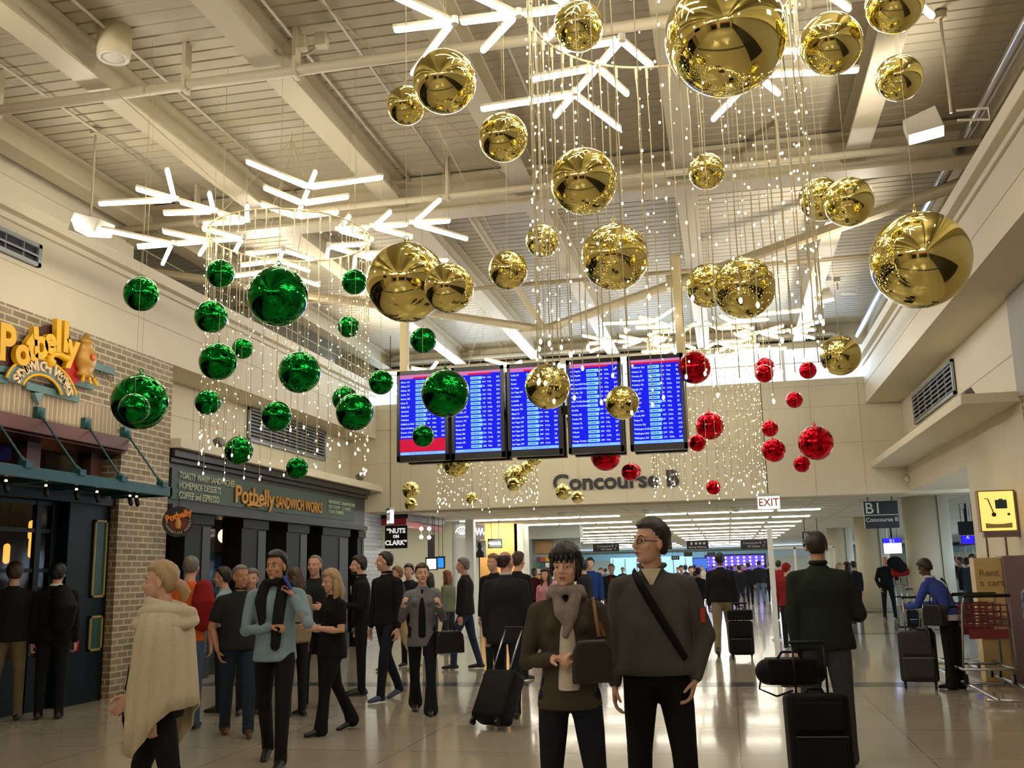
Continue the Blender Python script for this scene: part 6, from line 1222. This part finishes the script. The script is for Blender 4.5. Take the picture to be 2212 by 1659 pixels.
# puffer at right edge
x, y = gp(2254, 8.9); R = person(x, y, 1.66, 60, 'person in a quilted navy puffer jacket cut off by the right edge', pose='stand', hair='dark', top=None, bottom='121319', det=1)
s = R['s']; prs = []
for i in range(0, 23):
    z = lerp(R['pel'].z-.10, R['sh'].z+.03, i/22); w_ = .245+.022*abs(math.sin(i*PI/2.9)); k = 1 if i < 19 else 1-(i-18)*.16; prs.append(MB().ring((0, 0, z), V(1, 0, 0), V(0, 1, 0), w_*k, w_*.78*k, 28))
m = MB().loft(prs)
for S, E_, W_ in ((R['SL'], R['LE'], R['LW']), (R['SR'], R['RE'], R['RW'])):
    m.cap_tube([lerp(S, E_, i/8)+V(0, 0, 0) for i in range(9)]+[lerp(E_, W_, i/7) for i in range(1, 7)], [.068+.012*abs(math.sin(i*PI/2)) for i in range(15)], 14)
add(R, m, 'puffer_jacket', mat('navy_puffer', '28345c', .5, bump=.1, bscale=40), vox=.012, it=1)
# dark figures at the near shop
x, y = gp(30, 11.8, 1262); R = person(x, y, 1.80, 35, 'dim person in a dark jacket and khaki trousers at the left edge, facing the shop', pose='relax', hair='brown', top='15161a', bottom='6a5c44', topkind='jacket', det=1, build=1.1)
x, y = gp(122, 11.9, 1262); R = person(x, y, 1.78, 25, 'dim person in a black suit with white collar and black backpack entering the shop', pose='stand', hair='black', top='0f1014', bottom='0f1014', topkind='jacket', det=1, collar='d5d5d5', build=1.1, curl=.8)
add(R, MB().cap_tube([R['chest']+V(.10, -.20, .10), R['chest']+V(.14, -.22, -.04), R['pel']+V(.12, -.20, .14)], [.12, .16, .14], 14, None, .75), 'backpack', NYLON, vox=.016); add(R, MB().cyl((R['RW'].x, R['RW'].y+.05), .032, R['RW'].z-.12, R['RW'].z, 14), 'drink_can', mat('red_can', 'b02024', .3, .5))
# ------------------------------------------------------------------ crowd in the far concourse
far = [(1472, 33, 1.70, 180, '6a2f2c', 'dark', 'reddish top'), (1481, 40, 1.72, 10, '2b2d34', 'black', 'black coat'), (1492, 30, 1.66, 200, '3d4a5c', 'brown', 'slate blue top'), (1500, 46, 1.75, 0, '1c1d22', 'black', 'black jacket'),
       (1507, 26.5, 1.60, 340, '1b1c22', 'black', 'black top and backpack'), (1516, 52, 1.72, 180, 'b9b4aa', 'grey', 'pale coat'), (1590, 50, 1.74, 180, '24304a', 'dark', 'navy top'), (1597, 38, 1.66, 10, '1a1b20', 'black', 'black hooded coat'),
       (1604, 55, 1.76, 185, '8a3c34', 'brown', 'brick red top'), (1612, 60, 1.7, 0, '54606c', 'blond', 'grey-blue coat'), (1628, 62, 1.72, 180, 'a09a90', 'grey', 'stone coat'), (1654, 58, 1.74, 0, '2a2b30', 'black', 'charcoal coat'),
       (1464, 56, 1.7, 170, '3f5c7c', 'brown', 'blue shirt'), (1540, 58, 1.7, 180, '86382f', 'dark', 'rust jacket'), (1572, 62, 1.73, 0, '1d1f26', 'black', 'black parka'), (1580, 44, 1.66, 10, '22242a', 'dark', 'dark hoodie'),
       (1345, 48, 1.74, 180, '31343c', 'dark', 'dark suit near the glass bay'), (1308, 52, 1.7, 0, '5c6470', 'brown', 'grey jacket near the glass bay'),
       (2049, 30.5, 1.66, 250, '1c1d22', 'black', 'black coat right of the nearest column'), (2063, 31.5, 1.75, 120, '282a30', 'brown', 'dark jacket right of the nearest column'), (2078, 29, 1.73, 90, '2e3036', 'brown', 'grey-brown jacket in the gate queue'),
       (2090, 27, 1.68, 0, '17181c', 'black', 'black jacket in the gate queue'), (2102, 24.5, 1.77, 180, '26303a', 'dark', 'blue-black coat in the gate queue'), (2110, 22, 1.65, 60, '3a1c20', 'black', 'dark jacket with red collar in the gate queue'), (2058, 29.8, 1.5, 100, '1a1b1f', 'black', 'seated-height black coat by the teal counter')]
for i, (px, D, H, hd, c_, hr, ds) in enumerate(far):
    x, y = gp(px, D); person(x, y, H, hd, 'distant person in a %s, %s hair%s' % (ds, hr, ', far down the concourse' if px < 1700 else ''), pose='stand' if i % 2 else 'walkL', hair=hr, top=c_, bottom='20222a' if i % 3 else '3a4250', topkind='jacket', det=3, skin='light' if i % 4 else 'tan', group='far crowd')
# trolley stack by the nearest column
x, y = gp(1943, 24.5); t = empty('luggage_trolley', (x, y, 0), .2, 'stack of pale trolley frames left of the nearest column', 'trolley')
for q in (-.14, .0, .14): MB().tube([(q, 0, .05), (q, 0, 1.25)], .016, 8).build('upright', CHROME, t, True)
for z in (.15, .6, 1.05): MB().tube([(-.16, 0, z), (.16, 0, z)], .014, 8).build('cross_bar', CHROME, t, True)
MB().cap_tube([(-.16, 0, .78), (.16, 0, .78)], .02, 8).build('handle', BLACK, t, True); MB().box(-.2, .2, -.15, .15, .04, .08).build('base', DARKM, t, bevel=.01)
b_ = MB().cap_tube([(-.12, 0, 0), (.14, 0, .02)], .10, 12).build('bag', cloth('9c1c22'), None, True); b_.location = (x, y, 1.36); b_.rotation_euler = (0, 0, .2); tag(b_, 'red bag lying on the trolley stack left of the nearest column', 'bag')
x, y = gp(1936, 24.2); c_ = fuse('coat_heap', MB().ball((0, 0, 0), (.20, .14, .16), 14, 10).ball((.14, 0, -.1), (.14, .12, .14), 12, 8), .02, cloth('101114')); c_.location = (x, y+.1, 1.60); tag(c_, 'dark coat heaped over the trolley stack behind the white-haired person', 'coat')
x, y = gp(1961, 26.0-1.9); suitcase(x, y, 0, .26, .42, .2, 'small black case standing at the foot of the nearest column', hl=.5, hm=CHROME)
bpy.data.scenes.remove(TMP)
